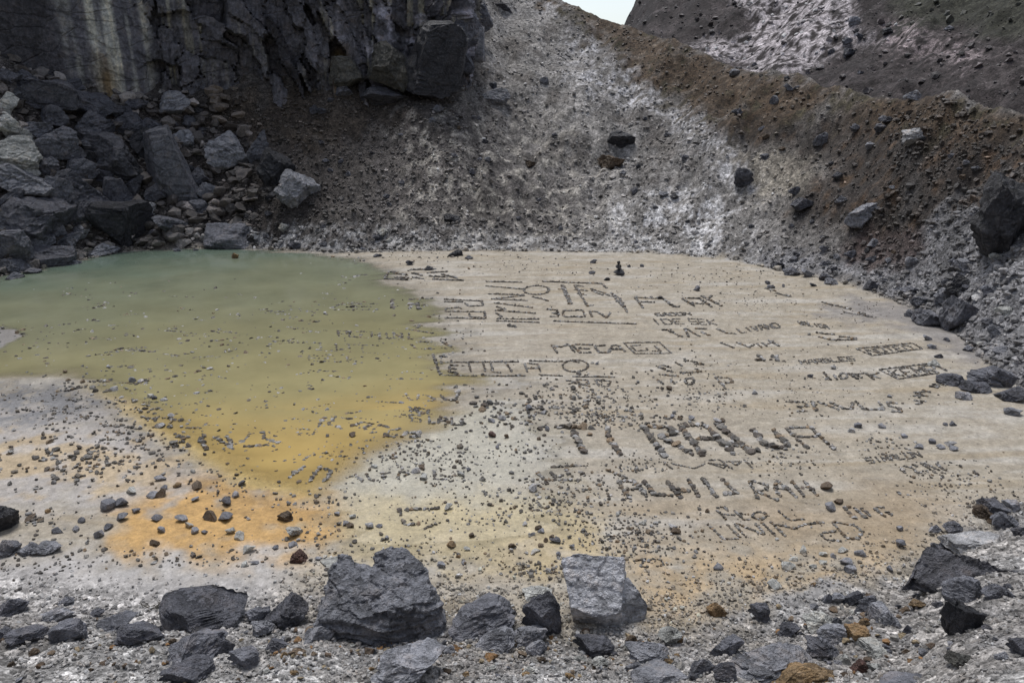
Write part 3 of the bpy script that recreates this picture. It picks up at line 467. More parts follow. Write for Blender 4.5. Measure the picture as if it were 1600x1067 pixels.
for a in [(602, 152, 64, 28, 'dark', 'low dark boulder under the blocky end of the cliff'), (662, 137, 17, 10, 'white', 'small white rock at the foot of the dark cliff block'), (536, 142, 30, 18, 'mid', 'bluish grey rock left of the low dark boulder'),
          (776, 150, 40, 22, 'grey', 'pale-topped boulder high on the grey scree'), (770, 134, 12, 12, 'dark', 'small dark rock on top of the pale-topped scree boulder'), (970, 220, 40, 30, 'black', 'lone black boulder in the middle of the grey scree'), (1163, 277, 28, 30, 'dark', 'dark pointed boulder below the white streak'), (850, 126, 13, 11, 'mid', 'small rock high on the scree right of the cliff'),
          (1428, 214, 36, 24, 'white', 'half-white boulder on the dark right slope'), (1346, 335, 48, 32, 'grey', 'large pale-topped boulder low on the right slope'), (1252, 318, 32, 20, 'dark', 'dark boulder left of the large pale-topped one'), (1242, 298, 18, 14, 'dark', 'small dark rock above the right-hand rubble'), (955, 254, 42, 26, 'brown', 'brownish half-buried rock under the black scree boulder'),
          (706, 340, 28, 13, 'black', 'flat black rock low on the scree above the mud'), (1380, 186, 14, 10, 'grey', 'small grey rock on the brown ridge near the path'), (1211, 157, 15, 13, 'mid', 'grey rock on the brown knoll, upper one'), (1148, 114, 16, 11, 'grey', 'grey rock at the skyline end of the brown ridge'), (1232, 136, 13, 10, 'mid', 'small rock on the brown ridge above the knoll'), (1338, 200, 18, 11, 'dark', 'dark rock below the brown ridge'), (1388, 187, 16, 9, 'dark', 'dark flat rock beside the small grey ridge rock'),
          (1282, 218, 20, 22, 'mid', 'jagged grey rock under the brown ridge'), (1360, 228, 14, 10, 'grey', 'small pale rock in the dark slope'), (1425, 150, 22, 14, 'grey', 'grey rock beside the path at the hill foot'), (1500, 446, 38, 30, 'black', 'black boulder in the rubble at the right bank'), (1497, 490, 48, 48, 'mid', 'tall grey boulder at the right edge of the mud'), (1452, 498, 48, 26, 'mid', 'low grey boulder left of the tall one at the right bank'), (1474, 462, 26, 24, 'grey', 'grey boulder under the black one at the right bank'), (1438, 470, 26, 14, 'mid', 'flat grey rock at the right bank'),
          (1572, 338, 90, 112, 'black', 'huge dark brown mound of rock at the right picture edge'), (1484, 593, 34, 18, 'dark', 'dark low boulder at the mud edge by the boxed stone word'), (1540, 588, 50, 30, 'mid', 'grey boulder in the cluster on the right shore'), (1522, 604, 40, 18, 'dark', 'flat dark boulder on the right shore'), (1568, 592, 40, 34, 'mid', 'upright grey boulder on the right shore'), (1578, 616, 40, 24, 'dark', 'dark boulder at the right picture edge above the mud'), (1504, 618, 22, 14, 'grey', 'small pale rock alone below the right shore boulders'), (1582, 643, 22, 12, 'grey', 'pale rock at the right picture edge'), (1298, 440, 20, 13, 'grey', 'pale rock where the scree meets the mud'), (1235, 425, 24, 15, 'mid', 'grey rock at the far right bank'), (1262, 428, 22, 14, 'grey', 'whitish rock at the far right bank'), (1215, 415, 22, 14, 'dark', 'dark rock at the far right bank'),
          (712, 396, 24, 12, 'black', 'black rock on the far edge of the mud'), (640, 411, 12, 9, 'dark', 'small dark pointed rock on the far mud'), (670, 419, 14, 9, 'dark', 'dark rock behind the boxed stone heap'), (368, 402, 10, 14, 'tan', 'upright brown rock standing in the far pond'), (590, 399, 14, 6, 'dark', 'flat dark rock at the far shore'), (733, 402, 14, 7, 'mid', 'low grey rock beside the black far rock')]:
    boulder(*a[:5], a[5], SLP, None, random.uniform(-.15, .15))
SHADES = ['dark', 'dark', 'mid', 'mid', 'grey', 'brown', 'black']
def bulk(n, u0, v0, u1, v1, s0, s1, shades, label, group):
    us = rng.uniform(u0, u1, n); vs = rng.uniform(v0, v1, n)
    for u, v in zip(us, vs):
        s = s0 * (s1 / s0) ** (random.random() ** 1.8); tn = random.choice(shades); boulder(u, v, s, s * random.uniform(0.55, 0.85), tn, where('%s %s rock' % ('small' if s < 12 else 'fair-sized', dict(mid='dull grey', grey='light grey').get(tn, tn)), u, v), group, name='rock', cat='rock')
bulk(36, 560, 170, 1200, 385, 8, 18, SHADES, ' rock lying on the grey scree behind the mud', 'rocks scattered over the grey scree')
bulk(26, 1180, 200, 1580, 400, 8, 18, SHADES + ['grey'], ' rock lying on the dark right-hand slope', 'rocks scattered over the right slope')
bulk(34, 1420, 400, 1600, 600, 10, 26, ['mid', 'grey', 'dark', 'mid', 'pale'], ' rock in the rubble of the right bank', 'rocks in the right bank rubble')
bulk(20, 1200, 395, 1440, 455, 9, 20, ['mid', 'grey', 'dark'], ' rock at the foot of the far right scree', 'rocks along the far right bank')
bulk(12, 1100, 20, 1590, 140, 8, 18, ['dark', 'mid', 'black', 'grey'], ' rock lying on the far hill beyond the ridge', 'rocks on the far hill')
bulk(30, 0, 110, 330, 380, 10, 24, ['dark', 'dark', 'mid', 'black'], ' rock filling gaps in the left talus', 'small rocks in the left talus')
bulk(20, 200, 350, 640, 392, 8, 20, ['mid', 'grey', 'dark', 'pale'], ' rock in the pale rubble along the far shore', 'rocks along the far shore')
bulk(16, 300, 150, 560, 340, 9, 18, ['dark', 'black', 'mid'], ' rock lying on the dark brown scree', 'rocks on the dark scree')
NEAR = 'rocks on the near bank'
for a in [(10, 812, 34, 44, 'black', 'black knobbly rock at the left picture edge on the mud'), (16, 856, 28, 24, 'mid', 'grey rock at the left edge, first of a short row'), (44, 858, 26, 18, 'grey', 'middle rock of the short row at the left edge'), (74, 855, 38, 16, 'grey', 'long pale rock ending the short row at the left edge'),
          (20, 948, 38, 26, 'dark', 'dark rock at the left edge above the gravel'), (104, 938, 20, 12, 'mid', 'small flat bluish rock on the pale crust'), (90, 962, 46, 22, 'grey', 'low pale and brown rock on the left gravel'), (153, 958, 18, 11, 'dark', 'small dark rock on the left gravel'), (46, 992, 50, 26, 'dark', 'dark jagged rock low on the left gravel'), (108, 988, 44, 34, 'mid', 'angular grey rock on the left gravel', 'box'), (180, 975, 60, 22, 'mid', 'low grey rock ridge half buried in the left gravel'), (222, 988, 60, 34, 'dark', 'dark slanting rock beside the half-buried ridge', None, 0.3), (6, 990, 24, 18, 'dark', 'dark rock cut by the left picture edge'),
          (325, 958, 112, 54, 'dark', 'long dark boulder left of the biggest foreground boulder', 'box', -0.12), (448, 955, 62, 52, 'dark', 'dark split boulder against the biggest foreground boulder'), (404, 958, 36, 24, 'mid', 'grey rock between the long and the split dark boulders'), (412, 980, 34, 26, 'grey', 'pale grey rock in front of the split boulder'), (308, 1012, 92, 52, 'mid', 'grey slabby boulder below the long dark one', None, -0.15), (345, 1008, 40, 34, 'dark', 'dark rock at the end of the slabby boulder'), (380, 1028, 42, 28, 'mid', 'triangular grey rock on the gravel'), (295, 1052, 70, 26, 'dark', 'dark low rock at the bottom edge left of centre'), (432, 1008, 34, 24, 'dark', 'small dark rock under the biggest foreground boulder'), (500, 990, 46, 30, 'grey', 'pale rock at the left foot of the biggest boulder'),
          (752, 965, 96, 48, 'mid', 'low grey boulder between the two great foreground boulders', None, 0.2), (790, 958, 36, 22, 'dark', 'dark knob behind the low grey boulder'), (846, 962, 56, 74, 'dark', 'upright dark boulder leaning on the flat-faced one'), (838, 926, 44, 20, 'pale', 'pale slab behind the upright dark boulder'), (825, 990, 60, 32, 'grey', 'pale ridge-backed rock below the low grey boulder', None, 0.4), (775, 1000, 56, 30, 'grey', 'grey wedge in front of the low grey boulder', None, 0.3), (838, 1010, 32, 26, 'grey', 'pale narrow rock pointing up on the gravel'),
          (640, 1034, 110, 50, 'grey', 'wide pale boulder at the bottom edge below the biggest boulder'), (1012, 1018, 62, 30, 'grey', 'pale pitted rock at the foot of the flat-faced boulder'), (1046, 994, 34, 26, 'pale', 'pale block on the mud edge right of the flat-faced boulder'), (925, 1010, 60, 30, 'dark', 'dark rock in the shade under the flat-faced boulder'), (985, 1005, 18, 28, 'brown', 'brown upright rock under the flat-faced boulder'), (1030, 1050, 80, 26, 'grey', 'pale low rock at the bottom edge'),
          (1184, 956, 30, 30, 'dark', 'dark pitted rock alone on the sand'), (1232, 984, 32, 26, 'dark', 'round dark rock near the right-hand gravel'), (1120, 951, 30, 22, 'tan', 'rounded brown rock alone on the ochre sand'), (1134, 1010, 44, 36, 'mid', 'grey split boulder at the mud edge'), (1205, 1030, 112, 50, 'grey', 'wide smooth grey slab in the lower right gravel', None, 0.12), (1098, 1042, 40, 32, 'mid', 'grey rock left of the wide smooth slab'), (1132, 1048, 34, 28, 'dark', 'dark rock against the wide smooth slab'), (1232, 1030, 44, 24, 'dark', 'dark knob on the wide smooth slab'), (1252, 1056, 84, 36, 'tan', 'yellowish brown boulder at the bottom edge'),
          (1282, 1012, 44, 34, 'mid', 'white and dark rock above the wide slab'), (1280, 972, 46, 32, 'pale', 'pale rock with a greenish base in the right rubble'), (1302, 972, 22, 20, 'dark', 'dark wedge beside the pale greenish rock'), (1294, 934, 16, 18, 'mid', 'leftmost grey rock of the row on the sand edge'), (1310, 934, 22, 16, 'grey', 'pale rock of the row on the sand edge'), (1331, 934, 28, 22, 'dark', 'round dark rock of the row on the sand edge'), (1356, 938, 26, 20, 'mid', 'grey rock ending the row on the sand edge'), (1346, 952, 20, 14, 'dark', 'dark rock below the row on the sand edge'), (1300, 990, 44, 30, 'grey', 'grey rock in the middle of the right rubble'), (1335, 990, 36, 26, 'tan', 'tan rock in the right rubble'), (1378, 960, 46, 30, 'grey', 'bluish grey boulder right of the row'), (1350, 974, 14, 12, 'tan', 'small orange rock in the right rubble'), (1418, 983, 14, 16, 'dark', 'small dark upright rock on the right gravel'), (1345, 1040, 30, 20, 'red', 'reddish rock low in the right gravel'), (1365, 1012, 50, 16, 'pale', 'flat pale rock in the right gravel'),
          (1434, 944, 22, 14, 'tan', 'yellowish rock at the tip of the dark outcrop'), (1502, 922, 46, 42, 'mid', 'grey rock leaning on the dark outcrop'), (1503, 965, 52, 62, 'black', 'black root-like rock below the dark outcrop', None, 0.25), (1552, 793, 44, 26, 'dark', 'dark rock of the pair above the right gravel'), (1540, 800, 34, 20, 'brown', 'mossy brown rock of the pair above the right gravel'), (1572, 815, 38, 30, 'mid', 'grey boulder near the right picture edge'), (1578, 788, 22, 12, 'grey', 'pale flat rock near the right picture edge'), (1596, 830, 24, 16, 'dark', 'dark rock cut by the right picture edge'), (1518, 845, 76, 22, 'white', 'whitish flat outcrop above the dark rock'), (1488, 826, 24, 18, 'mid', 'grey rock on the sand above the whitish outcrop'), (1461, 826, 16, 14, 'grey', 'pale-faced rock left of the grey one'), (1482, 853, 28, 12, 'dark', 'flat dark rock at the tip of the whitish outcrop'), (1462, 852, 14, 10, 'mid', 'small grey rock beside the flat dark one'),
          (1592, 1012, 30, 26, 'dark', 'dark rock at the lower right edge'), (1500, 1030, 40, 18, 'olive', 'mossy flat rock low in the right gravel'), (1560, 925, 40, 24, 'mid', 'half-buried grey rock in the right gravel'), (1420, 1062, 70, 14, 'mid', 'flat grey rock at the bottom edge right'), (468, 868, 24, 24, 'red', 'dark red rock beside a heap of pale stones'), (524, 876, 48, 8, 'pale', 'flat pale slab on the mud behind the biggest boulder'), (445, 808, 22, 16, 'brown', 'brown-sided boulder alone on the orange mud'), (461, 830, 28, 18, 'pale', 'pale oblong rock on the orange mud')]:
    boulder(*a[:5], a[5], NEAR, a[6] if len(a) > 6 else None, a[7] if len(a) > 7 else random.uniform(-.12, .12))
bulk(46, 380, 985, 1120, 1062, 9, 24, ['mid', 'grey', 'brown', 'tan', 'dark', 'pale'], ' rock in the rubble around the foreground boulders', 'rubble around the foreground boulders')
bulk(28, 1240, 945, 1420, 1060, 9, 24, ['mid', 'grey', 'dark', 'pale', 'brown'], ' rock in the rubble at lower right', 'rubble at lower right')
bulk(16, 0, 960, 400, 1062, 8, 18, ['mid', 'grey', 'dark', 'brown'], ' rock sitting in the left-hand gravel', 'rocks in the left gravel')
bulk(14, 1430, 900, 1600, 1062, 8, 16, ['mid', 'grey', 'dark'], ' rock sitting in the right-hand gravel', 'rocks in the right gravel')

# the great foreground rocks: hulls fused and weathered
def cracks(co):
    R = np.random.default_rng(len(co)); c = 0
    for k in range(6):
        n = R.normal(size=3); n /= np.linalg.norm(n); w_ = co @ n + 0.22 * noise3(co * 1.5 + k) + 0.07 * noise3(co * 4 + k) + 0.03 * noise3(co * 7) - R.uniform(-0.2, 0.9); side = co @ R.normal(size=3) > R.uniform(-0.3, 0.5)
        c = c + side * (0.6 * np.exp(-(w_ / 0.013) ** 2) * (fbm3(co * 1.3 + 9 * k, 2) > -0.05) + R.uniform(-0.7, 0.7) * (w_ > 0))
    return c
def fused_rock(name, hulls, u, v, tone, label, voxel=0.022, strata=0.012, amp=0.05, yaw=0.0, z_off=0.0, squash=(1, 1, 1)):
    bm = bmesh.new()
    for pts in hulls:
        vs = [bm.verts.new(p) for p in pts]; res = bmesh.ops.convex_hull(bm, input=vs)
        bmesh.ops.delete(bm, geom=[g for g in res['geom_interior'] if isinstance(g, bmesh.types.BMVert)], context='VERTS')
    me = bpy.data.meshes.new(name); bm.to_mesh(me); bm.free(); tmp = bpy.data.objects.new(name + '_tmp', me); C.objects.link(tmp)
    md = tmp.modifiers.new('r', 'REMESH'); md.mode = 'VOXEL'; md.voxel_size = voxel
    dg = bpy.context.evaluated_depsgraph_get(); fin = bpy.data.meshes.new_from_object(tmp.evaluated_get(dg)); bpy.data.objects.remove(tmp)
    n = len(fin.vertices); co = np.empty(n * 3, np.float32); fin.vertices.foreach_get('co', co); co = co.reshape(-1, 3).astype(float); nr = np.empty(n * 3, np.float32); fin.vertices.foreach_get('normal', nr); nr = nr.reshape(-1, 3)
    big = fbm3(co * 1.6 + 3, 3); mid = fbm3(co * 5 + 20, 3); lay = co @ np.array([0.25, 0.35, 1.0]) + 0.10 * big
    lay = lay + 0.25 * fbm3(co * 0.9 + 70, 2); saw = 2 * np.abs(noise3(np.stack([co[:, 0] * 0.8, co[:, 1] * 0.8, lay * 7], 1))); crk = cracks(co); chip = np.clip(fbm3(co * 3.1 + 50, 2) - 0.15, 0, 1)
    d = amp * big + 0.55 * amp * np.abs(mid) - 0.6 * amp * crk - 1.1 * amp * chip - 0.5 * amp * np.clip(noise3(co * 9 + 5) - 0.28, 0, 1) * 2 + strata * (saw - 0.5) * (np.abs(nr[:, 2]) < 0.75) + 0.16 * amp * fbm3(co * 16, 2)
    co += nr * d[:, None]; fin.vertices.foreach_set('co', co.astype(np.float32).ravel()); fin.update(); fin.name = name
    fin.polygons.foreach_set('use_smooth', np.zeros(len(fin.polygons), bool)); fin.materials.clear(); fin.materials.append(M_BOULDER)
    x, y, z = (float(a[0]) for a in hit(u, v)); o = link(name, fin, None, (x, y, z + z_off), label=label, category='boulder', group=NEAR)
    o.rotation_euler = (0, 0, -math.atan2(x, y) + yaw); o.scale = squash; t = TONE[tone] if isinstance(tone, str) else tone; o.color = (*t, 1); return o
fused_rock('boulder', [[(-1.25, .1, -.5), (.3, -.15, -.5), (1.24, .0, -.6), (-.98, .12, .55), (-.3, -.08, .62), (.5, -.02, .74), (.92, .12, .66), (1.08, .35, .4), (-.66, .95, 1.16), (-.15, .9, .98), (.86, .75, .92), (-1.1, 1.3, -.3), (1.15, 1.3, -.3)],
                       [(-.95, .5, .5), (-.62, 1.0, 1.30), (-.42, 1.02, 1.26), (-.2, .7, .85), (-.7, 1.3, .2), (-.2, 1.2, .3)],
                       [(-.1, .55, .7), (.0, 1.0, 1.22), (.3, 1.08, 1.32), (.56, 1.05, 1.25), (.84, .7, .98), (.45, .4, .82), (.1, 1.3, .3), (.8, 1.2, .3)]], 592, 1003, (0.21, 0.217, 0.245), 'biggest foreground boulder, grey sloping top over a dark layered front', strata=0.06, amp=0.095, squash=(1, 1, 0.9))
fused_rock('boulder', [[(-.42, .0, .50), (.05, -.05, .38), (.44, .0, .42), (.52, .08, .55), (-.60, .60, 1.22), (-.3, .66, 1.28), (.2, .62, 1.20), (.54, .66, 1.26), (-.5, .95, .4), (.6, .95, .2), (-.30, .35, -.3), (.55, .3, -.4), (-.38, .2, .25), (.45, .18, .2)],
                       [(.40, .15, -.4), (.92, .32, -.3), (1.0, .45, .36), (.84, .5, .62), (.6, .6, .86), (.5, .25, .45), (.85, .95, -.2), (.4, .95, -.2)]], 925, 985, (0.52, 0.53, 0.57), 'flat-faced pale grey boulder tilted up beside the sand', strata=0.015, amp=0.06, squash=(0.98, 0.95, 0.88))
fused_rock('boulder', [[(-.62, .0, -.2), (-.36, .7, .48), (.0, .78, .46), (.5, .5, .32), (.1, -.05, .0), (-.55, .1, .12), (.2, .95, -.2), (-.3, .95, -.2), (.3, .1, -.2)],
                       [(.0, .6, .1), (.1, .66, .48), (.6, .5, .36), (1.9, .35, .50), (1.9, .5, .30), (.5, .35, .0), (1.8, .4, .0), (.5, .8, -.1)]], 1470, 925, (0.10, 0.10, 0.115), 'black ragged outcrop with a long arm towards the right edge', strata=0.04, amp=0.10)

# ------------------------------------------------------------------ writing laid out in stones
FONT = {'A': [[(0, 6), (1, 0), (3, 0), (4, 6)], [(.5, 3.4), (3.6, 3.4)]], 'B': [[(0, 0), (0, 6), (3, 6), (4, 4.6), (3, 3), (0, 3)], [(0, 0), (3, 0), (3.6, 1.5), (3, 3)]], 'C': [[(4, 0), (0, 0), (0, 6), (4, 6)]], 'D': [[(0, 0), (0, 6), (3, 6), (4, 4), (4, 2), (3, 0), (0, 0)]], 'E': [[(4, 0), (0, 0), (0, 6), (4, 6)], [(0, 3), (3, 3)]], 'F': [[(4, 0), (0, 0), (0, 6)], [(0, 3), (3, 3)]], 'G': [[(4, 0), (0, 0), (0, 6), (4, 6), (4, 3), (2, 3)]], 'H': [[(0, 0), (0, 6)], [(4, 0), (4, 6)], [(0, 3), (4, 3)]], 'I': [[(2, 0), (2, 6)]], 'J': [[(3, 0), (3, 6), (0, 6)]], 'K': [[(0, 0), (0, 6)], [(4, 0), (0, 3), (4, 6)]], 'L': [[(0, 0), (0, 6), (4, 6)]], 'M': [[(0, 6), (0, 0), (2, 4), (4, 0), (4, 6)]], 'N': [[(0, 6), (0, 0), (4, 6), (4, 0)]], 'O': [[(0, 0), (4, 0), (4, 6), (0, 6), (0, 0)]], 'P': [[(0, 6), (0, 0), (4, 0), (4, 3), (0, 3)]], 'R': [[(0, 6), (0, 0), (4, 0), (4, 3), (0, 3), (4, 6)]], 'S': [[(4, 0), (0, 0), (0, 3), (4, 3), (4, 6), (0, 6)]], 'T': [[(0, 0), (4, 0)], [(2, 0), (2, 6)]], 'U': [[(0, 0), (0, 6), (4, 6), (4, 0)]], 'V': [[(0, 0), (2, 6), (4, 0)]], 'W': [[(0, 0), (1, 6), (2, 2), (3, 6), (4, 0)]], 'Y': [[(0, 0), (2, 3), (4, 0)], [(2, 3), (2, 6)]], '1': [[(2, 0), (2, 6)]], '2': [[(0, 0), (4, 0), (4, 3), (0, 6), (4, 6)]], '0': [[(0, 0), (4, 0), (4, 6), (0, 6), (0, 0)]], '3': [[(0, 0), (4, 0), (4, 6), (0, 6)], [(0, 3), (4, 3)]], ' ': []}
def text(s, tl, tr, bl):                     # strokes of a word inside a slanted frame given by three corners
    n = len(s) * 5.3 - 1.3; out = []
    for i, ch in enumerate(s):
        for st in FONT[ch]:
            out.append([(tl[0] + (tr[0] - tl[0]) * (i * 5.3 + p) / n + (bl[0] - tl[0]) * q / 6, tl[1] + (tr[1] - tl[1]) * (i * 5.3 + p) / n + (bl[1] - tl[1]) * q / 6) for p, q in st])
    return out
def ring(cx, cy, rx, ry, n=14): return [(cx + rx * math.cos(i * 2 * math.pi / n), cy + ry * math.sin(i * 2 * math.pi / n)) for i in range(n + 1)]
STONE_TONES = [(0.22, 0.21, 0.195), (0.14, 0.13, 0.115), (0.36, 0.355, 0.35), (0.12, 0.10, 0.085), (0.44, 0.435, 0.43), (0.18, 0.155, 0.125), (0.13, 0.12, 0.11), (0.09, 0.08, 0.07), (0.25, 0.185, 0.12), (0.30, 0.29, 0.27)]
def set_stone(o, x, y, z, size, flat_=0.75, sink=0.18):
    h = size * random.uniform(0.5, 0.85) * flat_ / 2
    o.scale = (size * random.uniform(0.75, 1.2) / 2, size * random.uniform(0.65, 1.0) / 2, h); o.rotation_euler = (random.uniform(-.3, .3), random.uniform(-.3, .3), random.uniform(0, 6.28))
    o.location = (x, y, z + h * (1 - 2 * sink)); t = random.choice(STONE_TONES); j = random.uniform(0.8, 1.2); o.color = (t[0] * j, t[1] * j, t[2] * j, 1)
WORDS = []
def word(label, size, strokes, gap=1.0, jit=0.07):
    WORDS.append((label, size, strokes, gap, jit))
word('largest thick stone letters across the middle of the mud, T at their left end', 11.8, [[(866, 669), (926, 671)], [(897, 676), (899, 684), (912, 711)], [(948, 671), (953, 688), (968, 713)], [(1005, 671), (1039, 717)], [(1012, 670), (1045, 671), (1055, 680), (1030, 687)], [(1037, 690), (1062, 701), (1085, 716)], [(1064, 672), (1098, 715)], [(1072, 669), (1092, 667), (1105, 672), (1147, 715)], [(1087, 689), (1117, 690)], [(1120, 668), (1150, 692), (1172, 711), (1188, 709)], [(1142, 695), (1153, 703)], [(1177, 677), (1192, 698), (1205, 703), (1232, 707)], [(1206, 676), (1233, 704)]], 0.92)
word('thin-lined stone letter A ending the largest lettering', 7, [[(1227, 674), (1262, 707)], [(1234, 674), (1265, 673), (1302, 708)], [(1247, 688), (1280, 688)]], 0.9)
word('medium stone lettering below the largest row, A L H first', 8.5, [[(966, 755), (985, 784)], [(974, 754), (990, 754), (1011, 779)], [(978, 767), (997, 766)], [(1007, 755), (1022, 776), (1050, 778)], [(1043, 756), (1063, 781)], [(1075, 752), (1092, 780)], [(1060, 769), (1083, 771)], [(1099, 753), (1119, 781)], [(1129, 754), (1150, 775), (1130, 776)]], 0.95)
word('three stone letters R A H right of the medium lettering', 6, [[(1170, 756), (1185, 785)], [(1174, 756), (1199, 763), (1197, 770), (1182, 773), (1213, 786)], [(1213, 757), (1210, 769), (1220, 782)], [(1216, 757), (1245, 783)], [(1212, 768), (1232, 769)], [(1237, 757), (1255, 780)], [(1255, 757), (1278, 781)], [(1247, 768), (1265, 766)]], 0.9)
word('thin pebble letters R E D in the upper line near the lower right sand', 4.2, [[(1119, 801), (1135, 816)], [(1119, 797), (1132, 796), (1138, 803)], [(1127, 807), (1150, 809)], [(1147, 802), (1162, 816), (1173, 816)], [(1150, 806), (1170, 808)], ring(1186, 810, 11, 6), [(1216, 803), (1228, 814), (1235, 818), (1255, 816)]], 0.95)
word('slanting stone letters starting with U above the pale rocks on the sand', 5, [[(1105, 822), (1130, 846), (1155, 845)], [(1136, 823), (1157, 845)], [(1147, 822), (1163, 841)], [(1150, 822), (1193, 840)], [(1180, 822), (1195, 840)], [(1190, 821), (1210, 841)], [(1204, 820), (1226, 843)], [(1212, 824), (1240, 831), (1258, 824), (1285, 822)]], 0.9)
word('large pebble letter D on the sand with a short dash', 5, [[(1300, 822), (1322, 847), (1340, 848), (1347, 838), (1335, 827), (1302, 821)], [(1285, 838), (1305, 836)], [(1282, 840), (1290, 849), (1315, 851)]], 0.9)
word('angular stone letters beside two round rocks on the sand', 6, [[(1317, 798), (1337, 818)], [(1321, 798), (1335, 800), (1352, 815)], [(1345, 801), (1358, 812)], [(1365, 801), (1381, 814)], [(1369, 799), (1380, 799)], [(1383, 806), (1395, 813)]], 0.9)
word('tall block lettering of long parallel stone rows near the far mud', 3.6, [[(760, 442), (815, 444)], [(760, 449), (817, 454)], ring(838, 456, 20, 7), [(832, 466), (857, 473)], [(763, 461), (818, 463)], [(820, 464), (768, 469), (825, 472)], [(771, 475), (832, 483)], [(776, 481), (790, 485), (774, 487), (838, 492)], [(775, 491), (785, 497), (776, 500), (842, 501)], [(777, 503), (843, 506)], [(793, 509), (807, 511)], [(793, 511), (807, 513)]], 0.8)
word('stone figures 3 and 0 over a long underline near the far mud', 3.6, [[(855, 486), (870, 487), (872, 491), (862, 492)], [(864, 492), (873, 494), (871, 497), (859, 497)], [(881, 488), (911, 488), (914, 498), (882, 498), (879, 492), (881, 488)], [(921, 490), (925, 498)], [(923, 490), (932, 490), (948, 500), (954, 492)], [(865, 504), (995, 510)]], 0.8)
word('thick slanting stone strokes under a long top line near the far mud', 4.4, [[(848, 443), (940, 447), (948, 454)], [(877, 448), (890, 478)], [(880, 448), (893, 478)], [(872, 455), (884, 455)], [(897, 449), (912, 451)], [(898, 456), (918, 458)], [(902, 462), (917, 464)], [(898, 449), (918, 482), (928, 480)], [(923, 455), (945, 462), (955, 467)], [(925, 458), (943, 465)], [(955, 462), (968, 470), (980, 492)], [(957, 465), (974, 484)], [(962, 475), (975, 478)]], 0.8)
word('stone lettering beginning with F beside the thick slanting strokes', 4, [[(992, 469), (1005, 486)], [(994, 469), (1027, 471)], [(1001, 476), (1022, 477)], [(1031, 468), (1052, 484), (1062, 485)], [(1066, 472), (1085, 484)], [(1070, 471), (1092, 472), (1112, 485)], [(1078, 479), (1098, 480)], [(1095, 468), (1128, 484)], [(1112, 468), (1104, 474)]], 0.8)
word('tiny dark pebble line of writing under the F lettering', 2.8, text('SADON', (1022, 494), (1076, 493), (1026, 498)), 0.8)
word('thin pebble letters I D E below the tiny pebble line', 2.6, text('IDE', (1015, 503), (1062, 503), (1022, 511)) + text('SEK', (1075, 503), (1115, 505), (1080, 511)), 0.9)
word('crooked stone letters left of the small slanted word on the right mud', 5, [[(1035, 520), (1050, 519)], [(1044, 521), (1066, 531)], [(1070, 519), (1076, 531)], [(1072, 518), (1094, 531)], [(1088, 518), (1104, 519)], [(1096, 524), (1108, 529)], [(1120, 519), (1135, 526), (1150, 527)]], 0.9)
word('small slanted stone word on the right mud', 3, text('LIVAND', (1150, 519), (1212, 511), (1158, 526)), 0.8)
word('small scratchy stone strokes below the small slanted word', 3.4, [[(1125, 540), (1147, 549)], [(1150, 540), (1170, 548), (1178, 544)], [(1182, 542), (1190, 549)], [(1190, 541), (1198, 547)], [(1200, 538), (1217, 547)], [(1208, 539), (1196, 545)]], 0.8)
word('dark stone lettering beginning with M beside a small pebble box', 4, [[(862, 542), (871, 554)], [(864, 543), (875, 545), (888, 541), (898, 553)], [(895, 543), (906, 554), (924, 554)], [(899, 541), (926, 542)], [(903, 547), (920, 548)], [(945, 543), (929, 544), (936, 554), (951, 554), (953, 549)], [(953, 553), (956, 543), (965, 543), (977, 553)], [(957, 549), (970, 549)]], 0.8)
word('small slanted pebble box with two letters inside', 2.8, [[(974, 539), (1030, 539), (1049, 556), (992, 556), (974, 539)], [(1001, 543), (985, 544), (994, 552), (1012, 551), (1009, 547)], [(1022, 544), (1033, 553), (1018, 552)]], 0.8)
word('long stone frame holding letters and ending by a pebble circle', 3.8, [[(676, 553), (688, 586)], [(683, 566), (812, 567)], [(828, 566), (880, 567)], [(690, 586), (745, 588)], [(755, 587), (820, 588)], [(845, 587), (880, 589)], [(895, 590), (960, 592)], [(703, 572), (702, 582), (712, 582)], [(705, 571), (715, 571)], [(704, 576), (712, 577)], [(732, 568), (736, 581)], [(755, 568), (758, 581)], [(767, 568), (770, 582), (784, 583)], [(790, 568), (800, 582)], [(820, 570), (824, 583)], [(824, 569), (840, 571), (845, 583)], [(824, 577), (843, 577)], [(687, 557), (700, 558)]], 0.85)
word('pebble circle at the end of the long stone frame', 3.6, [ring(899, 574, 20, 9, 18), [(893, 566), (905, 569)]], 0.85)
word('small stone letters R E D just under the long stone frame', 3.6, [[(901, 595), (908, 606)], [(903, 595), (918, 596), (920, 601), (908, 602), (922, 606)], [(886, 596), (898, 598), (888, 602)], [(930, 596), (936, 606)], [(932, 596), (955, 598), (950, 606), (938, 606)]], 0.85)
word('two boxy stone letters at the pond shore left of the block lettering', 3.4, [[(695, 468), (752, 472), (755, 479), (733, 480), (726, 475)], [(695, 472), (724, 473)], [(721, 483), (718, 481), (697, 482), (696, 487), (757, 489), (759, 499), (735, 496), (733, 492)], [(695, 497), (757, 500)]], 0.8)
word('slanted pebble frame with a word inside near the right bank', 2.6, [[(1337, 552), (1425, 544), (1440, 553), (1362, 563), (1337, 552)]] + text('NOTED', (1350, 553), (1418, 547), (1360, 560)), 0.85)
word('slanted pebble frame with a four letter word beside the dark shore boulder', 3.2, [[(1373, 585), (1455, 576), (1478, 588)], [(1465, 591), (1402, 600), (1373, 585)]] + text('KEMR', (1386, 586), (1452, 579), (1400, 597)), 0.85)
